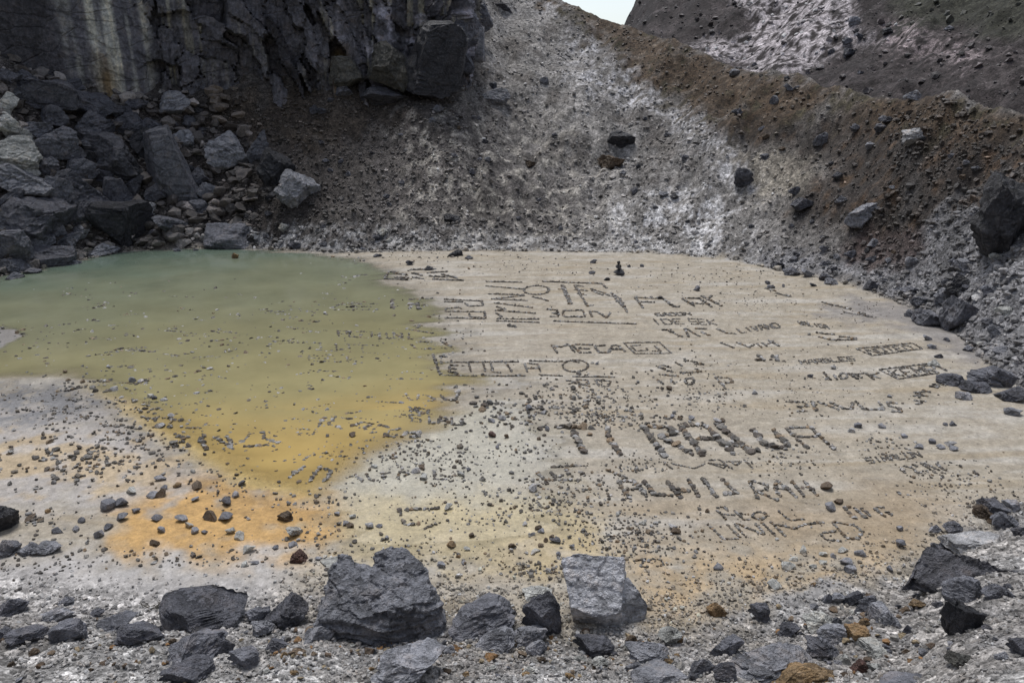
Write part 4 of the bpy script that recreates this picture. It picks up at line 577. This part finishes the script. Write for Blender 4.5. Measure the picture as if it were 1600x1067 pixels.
word('stone letters left of the pebble frame by the dark shore boulder', 3.8, [[(1286, 588), (1297, 600), (1288, 598)], [(1302, 592), (1307, 600)], ring(1317, 594, 6, 5, 9), [(1324, 590), (1340, 600)], [(1326, 590), (1334, 591), (1332, 596)], [(1348, 590), (1336, 592), (1346, 598)], [(1352, 590), (1364, 600)], [(1371, 590), (1359, 594), (1376, 599)]], 0.85)
word('tiny pebble word above the stone letters near the right bank', 2.6, text('MARBLES', (1247, 569), (1330, 564), (1252, 575)), 0.9)
word('thick stone lettering ending in U S on the right mud', 5.5, [[(1228, 633), (1255, 634), (1262, 640), (1245, 642)], [(1245, 648), (1262, 648)], [(1268, 633), (1275, 648)], [(1278, 634), (1310, 647)], [(1297, 635), (1318, 645), (1330, 646), (1332, 636)], [(1335, 634), (1350, 647), (1380, 647), (1373, 636)], [(1400, 638), (1385, 636), (1388, 642), (1402, 645), (1408, 651), (1390, 650)]], 0.9)
word('small stacked stone marks near the right shore boulders', 4, [[(1427, 622), (1444, 620)], [(1426, 627), (1440, 624)], [(1428, 620), (1436, 630)], [(1440, 618), (1452, 621)], [(1436, 626), (1450, 627)], [(1427, 634), (1444, 635)], [(1432, 639), (1440, 637)], [(1452, 612), (1464, 614)], [(1458, 609), (1470, 613)], [(1464, 608), (1478, 611)]], 0.85)
word('small slanting pebble word above the dark stone letters at right', 3, text('SIMALUN', (1350, 722), (1432, 713), (1357, 730)), 0.85)
word('dark stone letters low on the right mud beside scattered pebbles', 5, [[(1405, 737), (1415, 747)], [(1410, 735), (1425, 738), (1432, 746), (1445, 746)], [(1425, 733), (1434, 737)], [(1438, 732), (1462, 746)], [(1444, 731), (1465, 742)], [(1460, 731), (1474, 742)]], 0.85)
word('pale rocks set as a slash and an oval in the yellow shallows', 8, [[(452, 746), (475, 729)], [(484, 751), (500, 730), (518, 735), (515, 745), (505, 753)]], 0.9)
word('half-sunk stone letters right of the oval in the pale shallows', 5.5, [[(541, 746), (555, 742), (568, 752)], [(572, 740), (578, 750), (590, 750)], [(597, 738), (600, 748)], [(599, 740), (608, 738)], [(598, 744), (606, 744)], [(622, 748), (625, 736), (640, 740), (632, 742)], [(678, 737), (679, 748), (698, 748)], [(690, 742), (703, 745)]], 0.95)
word('curving line of pale stones and letters in the olive water', 6.5, [[(488, 679), (497, 668), (505, 653)], [(530, 667), (512, 663), (525, 651), (552, 655)], [(556, 664), (566, 659), (583, 662), (572, 667), (558, 668)], [(577, 676), (590, 675)], [(583, 671), (594, 663), (606, 668)], [(600, 682), (610, 672), (628, 669)], [(606, 681), (616, 683)], [(628, 682), (637, 676), (655, 676), (652, 683), (636, 683)]], 0.95)
word('stone letters U S U at the edge of the olive water', 5, [[(633, 615), (640, 625), (652, 624), (654, 615)], [(660, 616), (672, 620), (680, 625), (668, 627)], [(687, 616), (695, 624), (712, 626), (715, 616)]], 0.85)
word('straight row of stones with a round rock at its end in the olive water', 4.2, [[(587, 627), (630, 630)], [(560, 626), (575, 627)]], 0.95)
word('stone letters standing in the yellow shallows at left', 7, [[(312, 684), (324, 703)], [(334, 683), (350, 692), (364, 702)], [(355, 680), (362, 697)], [(376, 692), (388, 682)], [(382, 698), (420, 695)], [(410, 675), (416, 687), (442, 692)]], 0.9)
word('small pebble figures 2 2 near the flat-faced boulder', 4.2, [[(991, 879), (1008, 876), (1000, 888), (1013, 889)], [(1020, 876), (1032, 877), (1037, 886), (1025, 888)]], 0.95)
word('open stone square at the edge of the pale shallows', 8, [[(625, 795), (627, 806)], [(636, 796), (685, 794)], [(629, 812), (632, 819), (656, 819)], [(664, 826), (680, 818)]], 1.05)
word('thin pebble scrawl under the largest lettering', 3.2, [[(1037, 724), (1048, 735)], [(1050, 728), (1085, 735), (1102, 728)], [(1107, 723), (1118, 722)], [(1107, 727), (1130, 735), (1135, 731), (1108, 727)], [(1122, 721), (1145, 737)], [(1138, 725), (1158, 725), (1150, 731), (1140, 725)], [(1162, 722), (1176, 736)]], 0.85)
word('stone bars and a long low tray of stones left of the medium lettering', 6.5, [[(862, 730), (918, 729)], [(840, 738), (850, 750), (905, 752)], [(862, 740), (866, 746), (880, 744)], [(885, 734), (888, 742)], [(905, 738), (914, 745)], [(947, 736), (980, 749)]], 0.9)
word('stone letter P on the mud below the rock pair', 4.5, [[(1117, 593), (1135, 613)], [(1120, 593), (1138, 595), (1145, 602), (1130, 603)]], 0.9)
word('clustered stone strokes left of the letter P on the mud', 4.2, [[(1028, 577), (1050, 585)], [(1034, 574), (1048, 578)], [(1055, 570), (1066, 576)], [(1068, 567), (1090, 570)], [(1085, 573), (1100, 574)], [(1030, 588), (1060, 592)], [(1062, 586), (1095, 585)], [(1028, 597), (1036, 604)], [(1048, 597), (1054, 603)], ring(1077, 600, 7, 5, 8)], 0.9)
word('two rock clumps on the right mud above the small pebbles', 8, [[(1180, 567), (1196, 569)], [(1184, 562), (1192, 565)], [(1203, 567), (1224, 570)], [(1206, 563), (1214, 565)]], 0.9)
word('fine pebble writing on the far right mud', 2.6, text('WALIDA', (1245, 508), (1290, 515), (1250, 514)), 0.9)
word('rocky ridge of stones on the far right mud, upper one', 4.8, [[(1284, 479), (1300, 484)], [(1304, 484), (1328, 490)], [(1318, 495), (1360, 502)], [(1340, 496), (1352, 499)]], 0.8)
word('rocky oval of stones on the right mud, below the fine pebble writing', 5, [[(1262, 529), (1268, 530)], [(1276, 527), (1305, 530)], [(1278, 533), (1298, 538), (1338, 538)], [(1312, 533), (1336, 536)]], 0.8)
word('pile of stones at the far right bank, long and low', 5, [[(1196, 457), (1210, 461)], [(1212, 465), (1234, 470)]], 0.85)
word('half-sunk stone bar and pebble frame in the olive shallows', 3.4, [[(536, 474), (570, 472)], [(520, 481), (530, 476), (590, 475)], [(520, 484), (592, 484)], [(540, 480), (585, 479)]], 1.0)
word('upright pale stones standing in water near the shore', 6, [[(612, 468), (614, 483)], [(641, 474), (641, 484)], [(652, 474), (654, 484)]], 0.9)
word('curved line of stones in the far green shallows', 5, [[(533, 431), (540, 434), (556, 433), (562, 430)], [(565, 429), (572, 430)]], 1.0)
word('boxed heap of stones on the far shore of the pond', 3.4, [[(601, 436), (607, 425), (622, 426)], [(601, 436), (640, 439)], [(614, 427), (638, 431)], [(618, 434), (640, 436)], [(640, 423), (680, 422)], [(646, 428), (660, 432)], [(645, 435), (662, 437)], [(668, 428), (700, 426)], [(672, 433), (700, 435)], [(676, 438), (724, 440)], [(690, 430), (715, 437)]], 0.75)
word('half-sunk stone letters in the middle of the olive water', 4.4, [[(258, 517), (280, 518), (308, 522)], [(262, 513), (276, 514)], [(284, 524), (305, 525)], [(185, 545), (232, 543)], [(205, 548), (245, 550)], [(255, 553), (282, 556)]], 1.1)
word('half-sunk stones reading like letters near the upper shore', 3.8, text('PECHINI', (528, 517), (645, 521), (529, 526)), 1.3)
word('half-sunk pebble letters in the olive water, lower line', 3.6, text('UTC', (500, 536), (590, 540), (502, 548)) + text('ELK', (482, 555), (565, 558), (484, 564)), 1.25)
word('pale stones in a curve beside the long stone frame', 4.8, [[(643, 538), (650, 545), (678, 545)], [(650, 534), (675, 535)], [(690, 534), (706, 542)], [(655, 508), (652, 513)], [(636, 514), (676, 521)]], 1.0)
word('short stone row ending the olive water below the pale curve', 4.6, [[(632, 580), (662, 583)], [(602, 592), (663, 592)], [(505, 580), (530, 580)], [(510, 586), (546, 592)]], 1.0)
word('small stone words at the tip of the olive water', 4.2, text('MEY', (640, 636), (672, 640), (642, 644)) + text('SIAU', (640, 648), (722, 654), (641, 658)), 1.15)
def build_words():
    total = 0
    for label, size, strokes, gap, jit in WORDS:
        pts = []; szs = []; own = []; arms = {}
        for si, st in enumerate(strokes):
            x, y = flat([p[0] for p in st], [p[1] for p in st]); seg = np.hypot(np.diff(x), np.diff(y)); L = np.concatenate([[0], np.cumsum(seg)])
            mu, mv = np.mean(st, axis=0); gx, gy = flat(mu, mv); unit = size * math.sqrt(gx * gx + gy * gy + CAM_H ** 2) / FPX
            s = random.uniform(0, 0.3) * unit
            while s <= L[-1]:
                k = random.uniform(0.72, 1.3); pts.append((np.interp(s, L, x) + random.gauss(0, jit) * unit, np.interp(s, L, y) + random.gauss(0, jit) * unit)); szs.append(unit * k * (1.25 if mu < 720 and mv < 700 else 1.02)); own.append(si)
                s += unit * gap * (0.68 if size >= 8 else 0.8) * k * random.uniform(0.85, 1.15)
        P = np.array(pts); Z = gz(P[:, 0], P[:, 1]); c = P.mean(0)
        root = bpy.data.objects.new('stone_lettering', None); C.objects.link(root); root.empty_display_size = 0.2; root.location = (c[0], c[1], 0)
        root['label'] = label; root['category'] = 'stone lettering'; root['group'] = 'stone writing on the crater floor'
        if size < 4.3:                       # pebbles too small to tell apart singly
            t = np.array(STONE_TONES)[rng.integers(0, len(STONE_TONES), len(P))] * rng.uniform(0.65, 1.05, len(P))[:, None]
            link('pebbles', debris_mesh('pebbles', np.stack([P[:, 0] - c[0], P[:, 1] - c[1], Z], 1), np.array(szs), t, MIDV, 2, 0.18, 0.85), root, kind='stuff'); continue
        for (x, y), z, s, k in zip(pts, Z, szs, own):
            if k not in arms: arms[k] = bpy.data.objects.new('letter_stroke', None); C.objects.link(arms[k]); arms[k].parent = root; arms[k].empty_display_size = 0.1
            o = bpy.data.objects.new('stone', random.choice(SMALL)); C.objects.link(o); o.parent = arms[k]; set_stone(o, x - c[0], y - c[1], z, s); total += 1
    return total
print('word stones', build_words())
# cairn of three black rocks on the far mud
def cairn():
    x, y, z = (float(a[0]) for a in hit(966, 429)); root = bpy.data.objects.new('cairn', None); C.objects.link(root); root.location = (x, y, z)
    root['label'] = 'small black cairn of stacked rocks on the far mud'; root['category'] = 'cairn'; k = math.hypot(x, y) / FPX; zz = 0
    for wpx, hpx in ((18, 11), (11, 8), (6, 6)):
        o = link('stone', SMALL[wpx % 16], root, (random.uniform(-.04, .04), 0, zz + hpx * k * 0.45)); o.scale = (wpx * k / 2, wpx * k / 2, hpx * k / 2); o.color = (*TONE['black'], 1); zz += hpx * k * 0.85
cairn()

# ------------------------------------------------------------------ loose stones
LOOSE = 'loose stones on the crater floor'
def loose(u, v, s, label, tone=None):
    x, y, z = (float(a[0]) for a in hit(u, v)); d = math.sqrt(x * x + y * y + CAM_H ** 2)
    o = link('loose_stone', random.choice(SMALL), None, label=label, category='stone', group=LOOSE); set_stone(o, x, y, z, s * d / FPX, 0.9)
    if tone: o.color = (*TONE[tone], 1)
for u, v, s, tn in [(1297, 795, 17, 'grey'), (1311, 786, 13, 'brown'), (1291, 763, 22, 'brown'), (1405, 828, 12, 'grey'), (1405, 852, 18, 'mid'), (1391, 891, 14, 'mid'), (1255, 862, 17, 'pale'), (1286, 867, 13, 'pale'), (1317, 861, 14, 'pale'), (1345, 866, 18, 'grey'), (1322, 880, 16, 'grey'), (1328, 893, 18, 'grey'), (1231, 886, 22, 'pale'), (1270, 886, 12, 'pale'), (1286, 880, 12, 'pale'), (1120, 888, 15, 'grey'), (1210, 917, 20, 'pale'), (1105, 800, 9, 'brown'), (1271, 914, 10, 'tan'), (1240, 875, 12, 'pale'), (1302, 870, 11, 'grey'),
                    (170, 794, 22, 'mid'), (190, 790, 20, 'mid'), (155, 838, 16, 'grey'), (170, 825, 18, 'dark'), (190, 812, 18, 'mid'), (212, 800, 12, 'mid'), (205, 770, 18, 'pale'), (240, 776, 16, 'grey'), (253, 774, 18, 'brown'), (277, 760, 13, 'tan'), (258, 763, 12, 'mid'), (305, 782, 13, 'grey'), (330, 810, 22, 'brown'), (352, 812, 20, 'mid'), (245, 812, 18, 'mid'), (252, 830, 14, 'grey'), (295, 822, 14, 'pale'), (305, 832, 14, 'grey'), (320, 832, 11, 'mid'), (285, 812, 18, 'grey'), (242, 851, 15, 'brown'), (360, 832, 16, 'pale'), (376, 840, 20, 'pale'), (356, 787, 22, 'dark'), (368, 775, 15, 'grey'), (378, 757, 13, 'dark'), (250, 750, 15, 'grey'), (308, 762, 20, 'brown'), (388, 861, 20, 'pale'), (382, 883, 14, 'pale'), (398, 880, 11, 'grey'), (431, 857, 10, 'mid'), (458, 852, 14, 'grey'), (118, 828, 14, 'grey'), (128, 815, 12, 'mid'), (90, 832, 16, 'mid'), (48, 812, 16, 'brown'), (75, 800, 10, 'tan'),
                    (577, 823, 16, 'white'), (593, 823, 9, 'mid'), (540, 820, 14, 'grey'), (548, 823, 12, 'brown'), (551, 808, 10, 'pale'), (527, 804, 10, 'grey'), (498, 873, 10, 'grey'), (508, 872, 8, 'pale'), (650, 738, 16, 'white'), (660, 732, 14, 'brown'), (662, 748, 14, 'pale'), (720, 742, 13, 'pale'), (732, 735, 9, 'mid'), (699, 795, 15, 'pale'), (738, 838, 13, 'brown'), (704, 853, 18, 'tan'), (730, 859, 10, 'pale'), (717, 870, 8, 'tan'), (690, 885, 14, 'grey'), (724, 880, 10, 'grey'), (833, 766, 18, 'white'), (820, 820, 11, 'white'), (832, 836, 10, 'grey'), (840, 826, 12, 'brown'), (862, 840, 12, 'brown'), (867, 847, 15, 'mid'), (845, 853, 12, 'brown'), (853, 846, 11, 'brown'), (799, 855, 12, 'brown'), (846, 831, 12, 'grey'), (893, 855, 10, 'grey'), (837, 862, 12, 'pale'), (873, 867, 11, 'grey'), (855, 672, 12, 'mid'), (842, 686, 12, 'brown'), (792, 683, 12, 'brown'), (769, 681, 14, 'red'), (777, 700, 10, 'mid'), (786, 655, 14, 'white'), (768, 659, 14, 'grey'), (551, 667, 11, 'brown'), (550, 683, 13, 'brown'), (510, 642, 11, 'white'), (628, 631, 9, 'grey'), (585, 730, 10, 'pale'), (604, 842, 10, 'grey'), (1052, 826, 20, 'white'), (1055, 832, 18, 'brown'), (965, 804, 9, 'pale'), (1004, 819, 12, 'pale'), (850, 646, 12, 'white'), (826, 640, 14, 'mid'), (1045, 608, 13, 'brown'), (1179, 615, 12, 'white'), (1080, 655, 12, 'grey'), (1120, 659, 14, 'white'), (1128, 659, 11, 'brown'), (1062, 655, 11, 'brown'), (1050, 653, 10, 'grey'), (1436, 700, 13, 'grey'), (1485, 696, 16, 'white'), (1455, 692, 12, 'mid'), (1470, 700, 12, 'grey'), (1490, 703, 12, 'grey'), (1477, 664, 9, 'dark'), (1488, 664, 10, 'dark'), (1378, 668, 11, 'grey'), (1330, 674, 12, 'white'), (1341, 667, 15, 'mid'), (1412, 683, 12, 'grey'), (1390, 620, 10, 'grey'), (1302, 576, 9, 'white'), (1266, 589, 9, 'dark'), (180, 610, 12, 'white'), (208, 597, 14, 'grey'), (220, 598, 12, 'white'), (235, 622, 12, 'pale'), (242, 624, 11, 'dark'), (256, 627, 11, 'white'), (308, 616, 11, 'white'), (268, 652, 14, 'white'), (252, 667, 14, 'white'), (219, 670, 9, 'white'), (170, 575, 8, 'white'), (508, 492, 8, 'white'), (485, 520, 6, 'white'), (1017, 465, 6, 'dark'), (1088, 454, 13, 'mid'), (1031, 467, 8, 'black'), (948, 438, 9, 'black'), (983, 417, 9, 'dark'), (1003, 417, 9, 'dark'), (925, 428, 12, 'dark'), (928, 411, 10, 'dark'), (933, 569, 8, 'dark'), (1200, 444, 9, 'dark'), (1208, 450, 9, 'dark'), (1224, 448, 7, 'dark')]:
    big = 'large' if s >= 16 else 'middling' if s >= 11 else 'small'
    loose(u, v, s, where('%s %s stone' % (big, {'mid': 'grey', 'grey': 'light grey', 'red': 'reddish', 'tan': 'yellowish'}.get(tn, tn)), u, v), tn)
# uncounted pebbles and rubble
def px_cloud(n, boxes):
    U, V, S = [], [], []
    for u0, v0, u1, v1, k, s0, s1 in boxes:
        m = int(n * k); a = np.where(rng.uniform(size=(m, 1)) < 0.8, rng.normal(size=(m, 2)) * 0.30 + 0.5, rng.uniform(-0.2, 1.2, (m, 2))); U.append(u0 + (u1 - u0) * a[:, 0]); V.append(v0 + (v1 - v0) * a[:, 1]); S.append(s0 * (s1 / s0) ** (rng.uniform(size=m) ** 2.2))
    return np.concatenate(U), np.concatenate(V), np.concatenate(S)
def floor_pebbles():
    B = [(0, 690, 260, 760, 230, 5, 13), (0, 640, 300, 700, 60, 4, 9), (-20, 605, 150, 660, 170, 2, 5), (60, 620, 320, 680, 90, 4, 10), (170, 660, 300, 720, 70, 5, 11), (300, 730, 420, 800, 60, 4, 10), (440, 760, 540, 800, 40, 4, 9), (140, 860, 420, 885, 110, 4, 10), (0, 790, 140, 850, 60, 4, 10), (0, 860, 120, 910, 50, 4, 8),
         (740, 610, 900, 670, 200, 5, 13), (850, 595, 1020, 660, 280, 4, 9), (900, 640, 985, 668, 130, 4, 8), (1000, 650, 1100, 672, 30, 6, 11), (1030, 560, 1120, 610, 60, 3, 7), (1060, 610, 1150, 640, 130, 3, 7), (790, 750, 970, 815, 330, 4, 9), (900, 810, 1065, 872, 380, 4, 10), (800, 880, 900, 905, 90, 5, 12), (690, 780, 800, 830, 60, 3, 7), (780, 690, 870, 720, 50, 3, 7), (960, 715, 1040, 740, 70, 4, 7), (1160, 705, 1300, 745, 110, 3, 7), (1200, 570, 1300, 660, 110, 2, 5), (1340, 690, 1420, 720, 40, 4, 8), (1420, 735, 1530, 780, 150, 3, 7), (1440, 780, 1600, 830, 60, 3, 8),
         (440, 690, 560, 720, 90, 3, 7), (560, 690, 760, 735, 180, 3, 7), (680, 720, 760, 760, 60, 3, 6), (460, 800, 560, 880, 60, 4, 10), (560, 835, 700, 880, 50, 4, 11), (700, 850, 860, 900, 50, 4, 11), (1060, 860, 1200, 950, 130, 3, 7), (1160, 880, 1400, 940, 90, 3, 7), (980, 920, 1110, 985, 90, 3, 8),
         (1000, 420, 1220, 460, 160, 2, 5), (1130, 460, 1240, 495, 130, 1.6, 3.5), (700, 405, 1000, 440, 130, 2, 5), (560, 510, 720, 560, 110, 3, 6), (180, 450, 660, 640, 420, 4, 8), (0, 560, 330, 640, 110, 4, 9), (260, 600, 640, 720, 200, 4, 8), (300, 400, 620, 460, 60, 3, 6), (640, 440, 1000, 620, 120, 2, 5), (1000, 500, 1500, 760, 420, 2, 5), (1280, 470, 1420, 510, 90, 2, 4), (420, 640, 1000, 860, 620, 2, 5), (0, 500, 100, 560, 60, 3, 7), (0, 440, 300, 480, 20, 3, 6), (540, 395, 800, 410, 60, 3, 7), (1000, 780, 1500, 900, 220, 2, 5)]
    u, v, s = px_cloud(1, B); ru, rv, rs = [], [], []
    for k in range(110):                     # broken rows of stones half drowned in the pond
        cu, cv = rng.uniform(60, 660), rng.uniform(440, 690); n = int(rng.integers(4, 13)); sl = rng.normal() * 0.12; j = np.arange(n) - n / 2
        ru.append(cu + j * 4.2 + rng.normal(size=n) * 0.8); rv.append(cv + sl * j * 4.2 + rng.normal(size=n) * 0.7); rs.append(rng.uniform(3.2, 6.0, n))
    u = np.concatenate([u] + ru); v = np.concatenate([v] + rv); s = np.concatenate([s] + rs); x, y = flat(u, v); z = gz(x, y); A, r, rn, rf, rc, zc = parts_of(x, y); k = (r < rf + 0.5) & (r > rn - 1.5); x, y, z, s = x[k], y[k], z[k], s[k]; s = np.where(z < -0.008, s * 1.25, s)
    d = np.sqrt(x * x + y * y + CAM_H ** 2); t = np.array(STONE_TONES)[rng.integers(0, len(STONE_TONES), len(x))] * rng.uniform(0.7, 1.2, len(x))[:, None]
    P = np.stack([x, y, z], 1); q = s * 0.82 * d / FPX; k = s >= 5.5
    link('pebbles', debris_mesh('pebbles', P[k], q[k], t[k], MIDV, 2, 0.22, 0.85), kind='stuff', label='stones and pebbles strewn thickly over the crater floor')
    link('grit', debris_mesh('grit', P[~k], q[~k], t[~k], TINY, 1, 0.22, 0.9), kind='stuff', label='small grit stones strewn over the crater floor')
floor_pebbles()
def slope_cover(name, label, n, amin, amax, f0, f1, s0, s1, power, sub, region, lift=(0.6, 1.6)):
    A = np.radians(rng.uniform(amin, amax, n)); _, _, rn, rf, rc, zc = parts_of(np.sin(A), np.cos(A)); r = region(A, rn, rf, rc, rng.uniform(f0, f1, n))
    if name == 'scree': keep = (A < azim(1130)) | (rng.uniform(size=n) < 0.4); A, r = A[keep], r[keep]; n = len(A)
    x, y = np.sin(A) * r, np.cos(A) * r; z = gz(x, y); s = s0 * (s1 / s0) ** (rng.uniform(size=n) ** power)
    c, _ = ground_colour(x, y, z); c = c * (rng.uniform(lift[0], lift[1], n) * np.where(rng.uniform(size=n) < 0.07, 2.4, 1))[:, None]; g = c.mean(1, keepdims=True); c = c * 0.75 + g * 0.25
    link(name, debris_mesh(name, np.stack([x, y, z], 1), s, np.clip(c, 0.015, 0.6), TINY if sub == 1 else MIDV, sub, 0.2, 0.9), kind='stuff', label=label)
slope_cover('scree', 'loose scree covering the back slopes', 32000, -37, 37, 0.0, 1.0, 0.05, 0.34, 2.8, 1, lambda A, rn, rf, rc, t: rf - 0.2 + (rc - rf) * t, (0.8, 2.0))
slope_cover('rubble', 'coarse rubble along the foot of the slopes', 4500, -38, 38, 0.0, 1.0, 0.05, 0.36, 3.0, 1, lambda A, rn, rf, rc, t: rf - 0.3 + 5.0 * t ** 1.6)
slope_cover('talus_rubble', 'broken rock between the boulders of the left talus', 2800, -37, -17, 0.0, 1.0, 0.12, 1.1, 2.0, 2, lambda A, rn, rf, rc, t: rf + (rc - rf) * t, (0.9, 3.6))
slope_cover('bank_rubble', 'pale rubble covering the right bank', 4500, 24, 40, 0.0, 1.0, 0.06, 0.42, 2.4, 1, lambda A, rn, rf, rc, t: rf - 0.2 + 11.0 * t)
slope_cover('gravel', 'grey gravel covering the near bank', 29000, -36, 36, 0.0, 1.0, 0.020, 0.11, 2.0, 1, lambda A, rn, rf, rc, t: rn + 0.7 - 1.3 * sstep(azim(520, 900), azim(380, 900), A) + np.abs(rng.normal(size=len(t))) * 0.8 - (rn - 7.6) * t, (0.8, 1.7))
slope_cover('hill_stones', 'stones strewn over the far hill', 5000, 6, 40, 0.0, 1.0, 0.10, 0.7, 3.4, 1, lambda A, rn, rf, rc, t: rc + 3 + 55 * t, (1.0, 2.6))

def brown_cobbles():
    u, v, q = px_cloud(1, [(480, 985, 720, 1040, 60, 6, 18), (700, 985, 900, 1030, 60, 6, 18), (880, 1000, 1050, 1050, 50, 5, 14), (400, 990, 500, 1060, 30, 5, 13), (1240, 960, 1420, 1050, 60, 6, 16), (60, 970, 400, 1060, 60, 5, 11)])
    x, y, z = hit(u, v); d = np.sqrt(x * x + y * y + (CAM_H - z) ** 2); t = np.array([(0.27, 0.15, 0.06), (0.18, 0.13, 0.085), (0.34, 0.27, 0.17), (0.13, 0.09, 0.06), (0.30, 0.29, 0.27)])[rng.integers(0, 5, len(x))]
    link('cobbles', debris_mesh('cobbles', np.stack([x, y, z], 1), q * d / FPX, t, MIDV, 2, 0.2, 0.95), kind='stuff', label='brown and pale cobbles lying among the foreground boulders')
brown_cobbles()
def unseen_hillside():                              # assumed crater wall behind the viewpoint, unseen; added to block skylight from there
    A, R = np.meshgrid(np.radians(np.linspace(62, 298, 120)), np.geomspace(0.8, 160, 70)); x, y = np.sin(A) * R, np.cos(A) * R; a = np.minimum(A, 2 * np.pi - A); b = sstep(math.radians(62), math.radians(108), a)
    z = height(x, y) * (1 - b) + b * np.minimum(7.2 + 0.58 * R, 48) + b * 0.6 * fbm(x * 0.2, y * 0.2, 4) * sstep(1, 6, R)
    i = np.arange(A.size).reshape(A.shape); f = np.stack([i[:-1, :-1], i[:-1, 1:], i[1:, 1:], i[1:, :-1]], -1).reshape(-1, 4); n = A.size
    link('unseen_hillside', mesh_np('unseen_hillside', np.stack([x.ravel(), y.ravel(), z.ravel()], 1), f, M_GROUND, True, [('tint', 'FLOAT_COLOR', np.tile((0.13, 0.12, 0.11), (n, 1))), ('wet', 'FLOAT', np.zeros(n)), ('grit', 'FLOAT', np.ones(n))]), kind='structure')
unseen_hillside()

def twig_heap():                             # a little heap of dark twigs with a white scrap
    x, y, z = (float(a[0]) for a in hit(250, 948)); root = bpy.data.objects.new('twig_heap', None); C.objects.link(root); root.location = (x, y, z)
    root['label'] = 'little heap of dark twigs with a white scrap on the pale crust'; root['category'] = 'debris'
    R = np.random.default_rng(3); me = mesh_np('twig', np.array([(-1, -.04, -.04), (1, -.02, -.02), (1, .02, -.02), (-1, .04, -.04), (-1, -.04, .04), (1, -.02, .02), (1, .02, .02), (-1, .04, .04)], float), [(0, 3, 2, 1), (4, 5, 6, 7), (0, 1, 5, 4), (1, 2, 6, 5), (2, 3, 7, 6), (3, 0, 4, 7)], M_STONE)
    for k in range(26):
        o = link('twig', me, root, (R.normal() * 0.13, R.normal() * 0.07, 0.025 + 0.02 * R.random())); l = R.uniform(0.05, 0.13); o.scale = (l, 0.14, 0.14); o.rotation_euler = (0, R.normal() * 0.2, R.uniform(0, 3.14)); o.color = (0.05, 0.045, 0.03, 1)
    o = link('scrap', SMALL[3], root, (0.08, -0.09, 0.02)); o.scale = (0.06, 0.045, 0.012); o.rotation_euler = (0.2, 0.15, 0.6); o.color = (0.65, 0.65, 0.66, 1)
twig_heap()
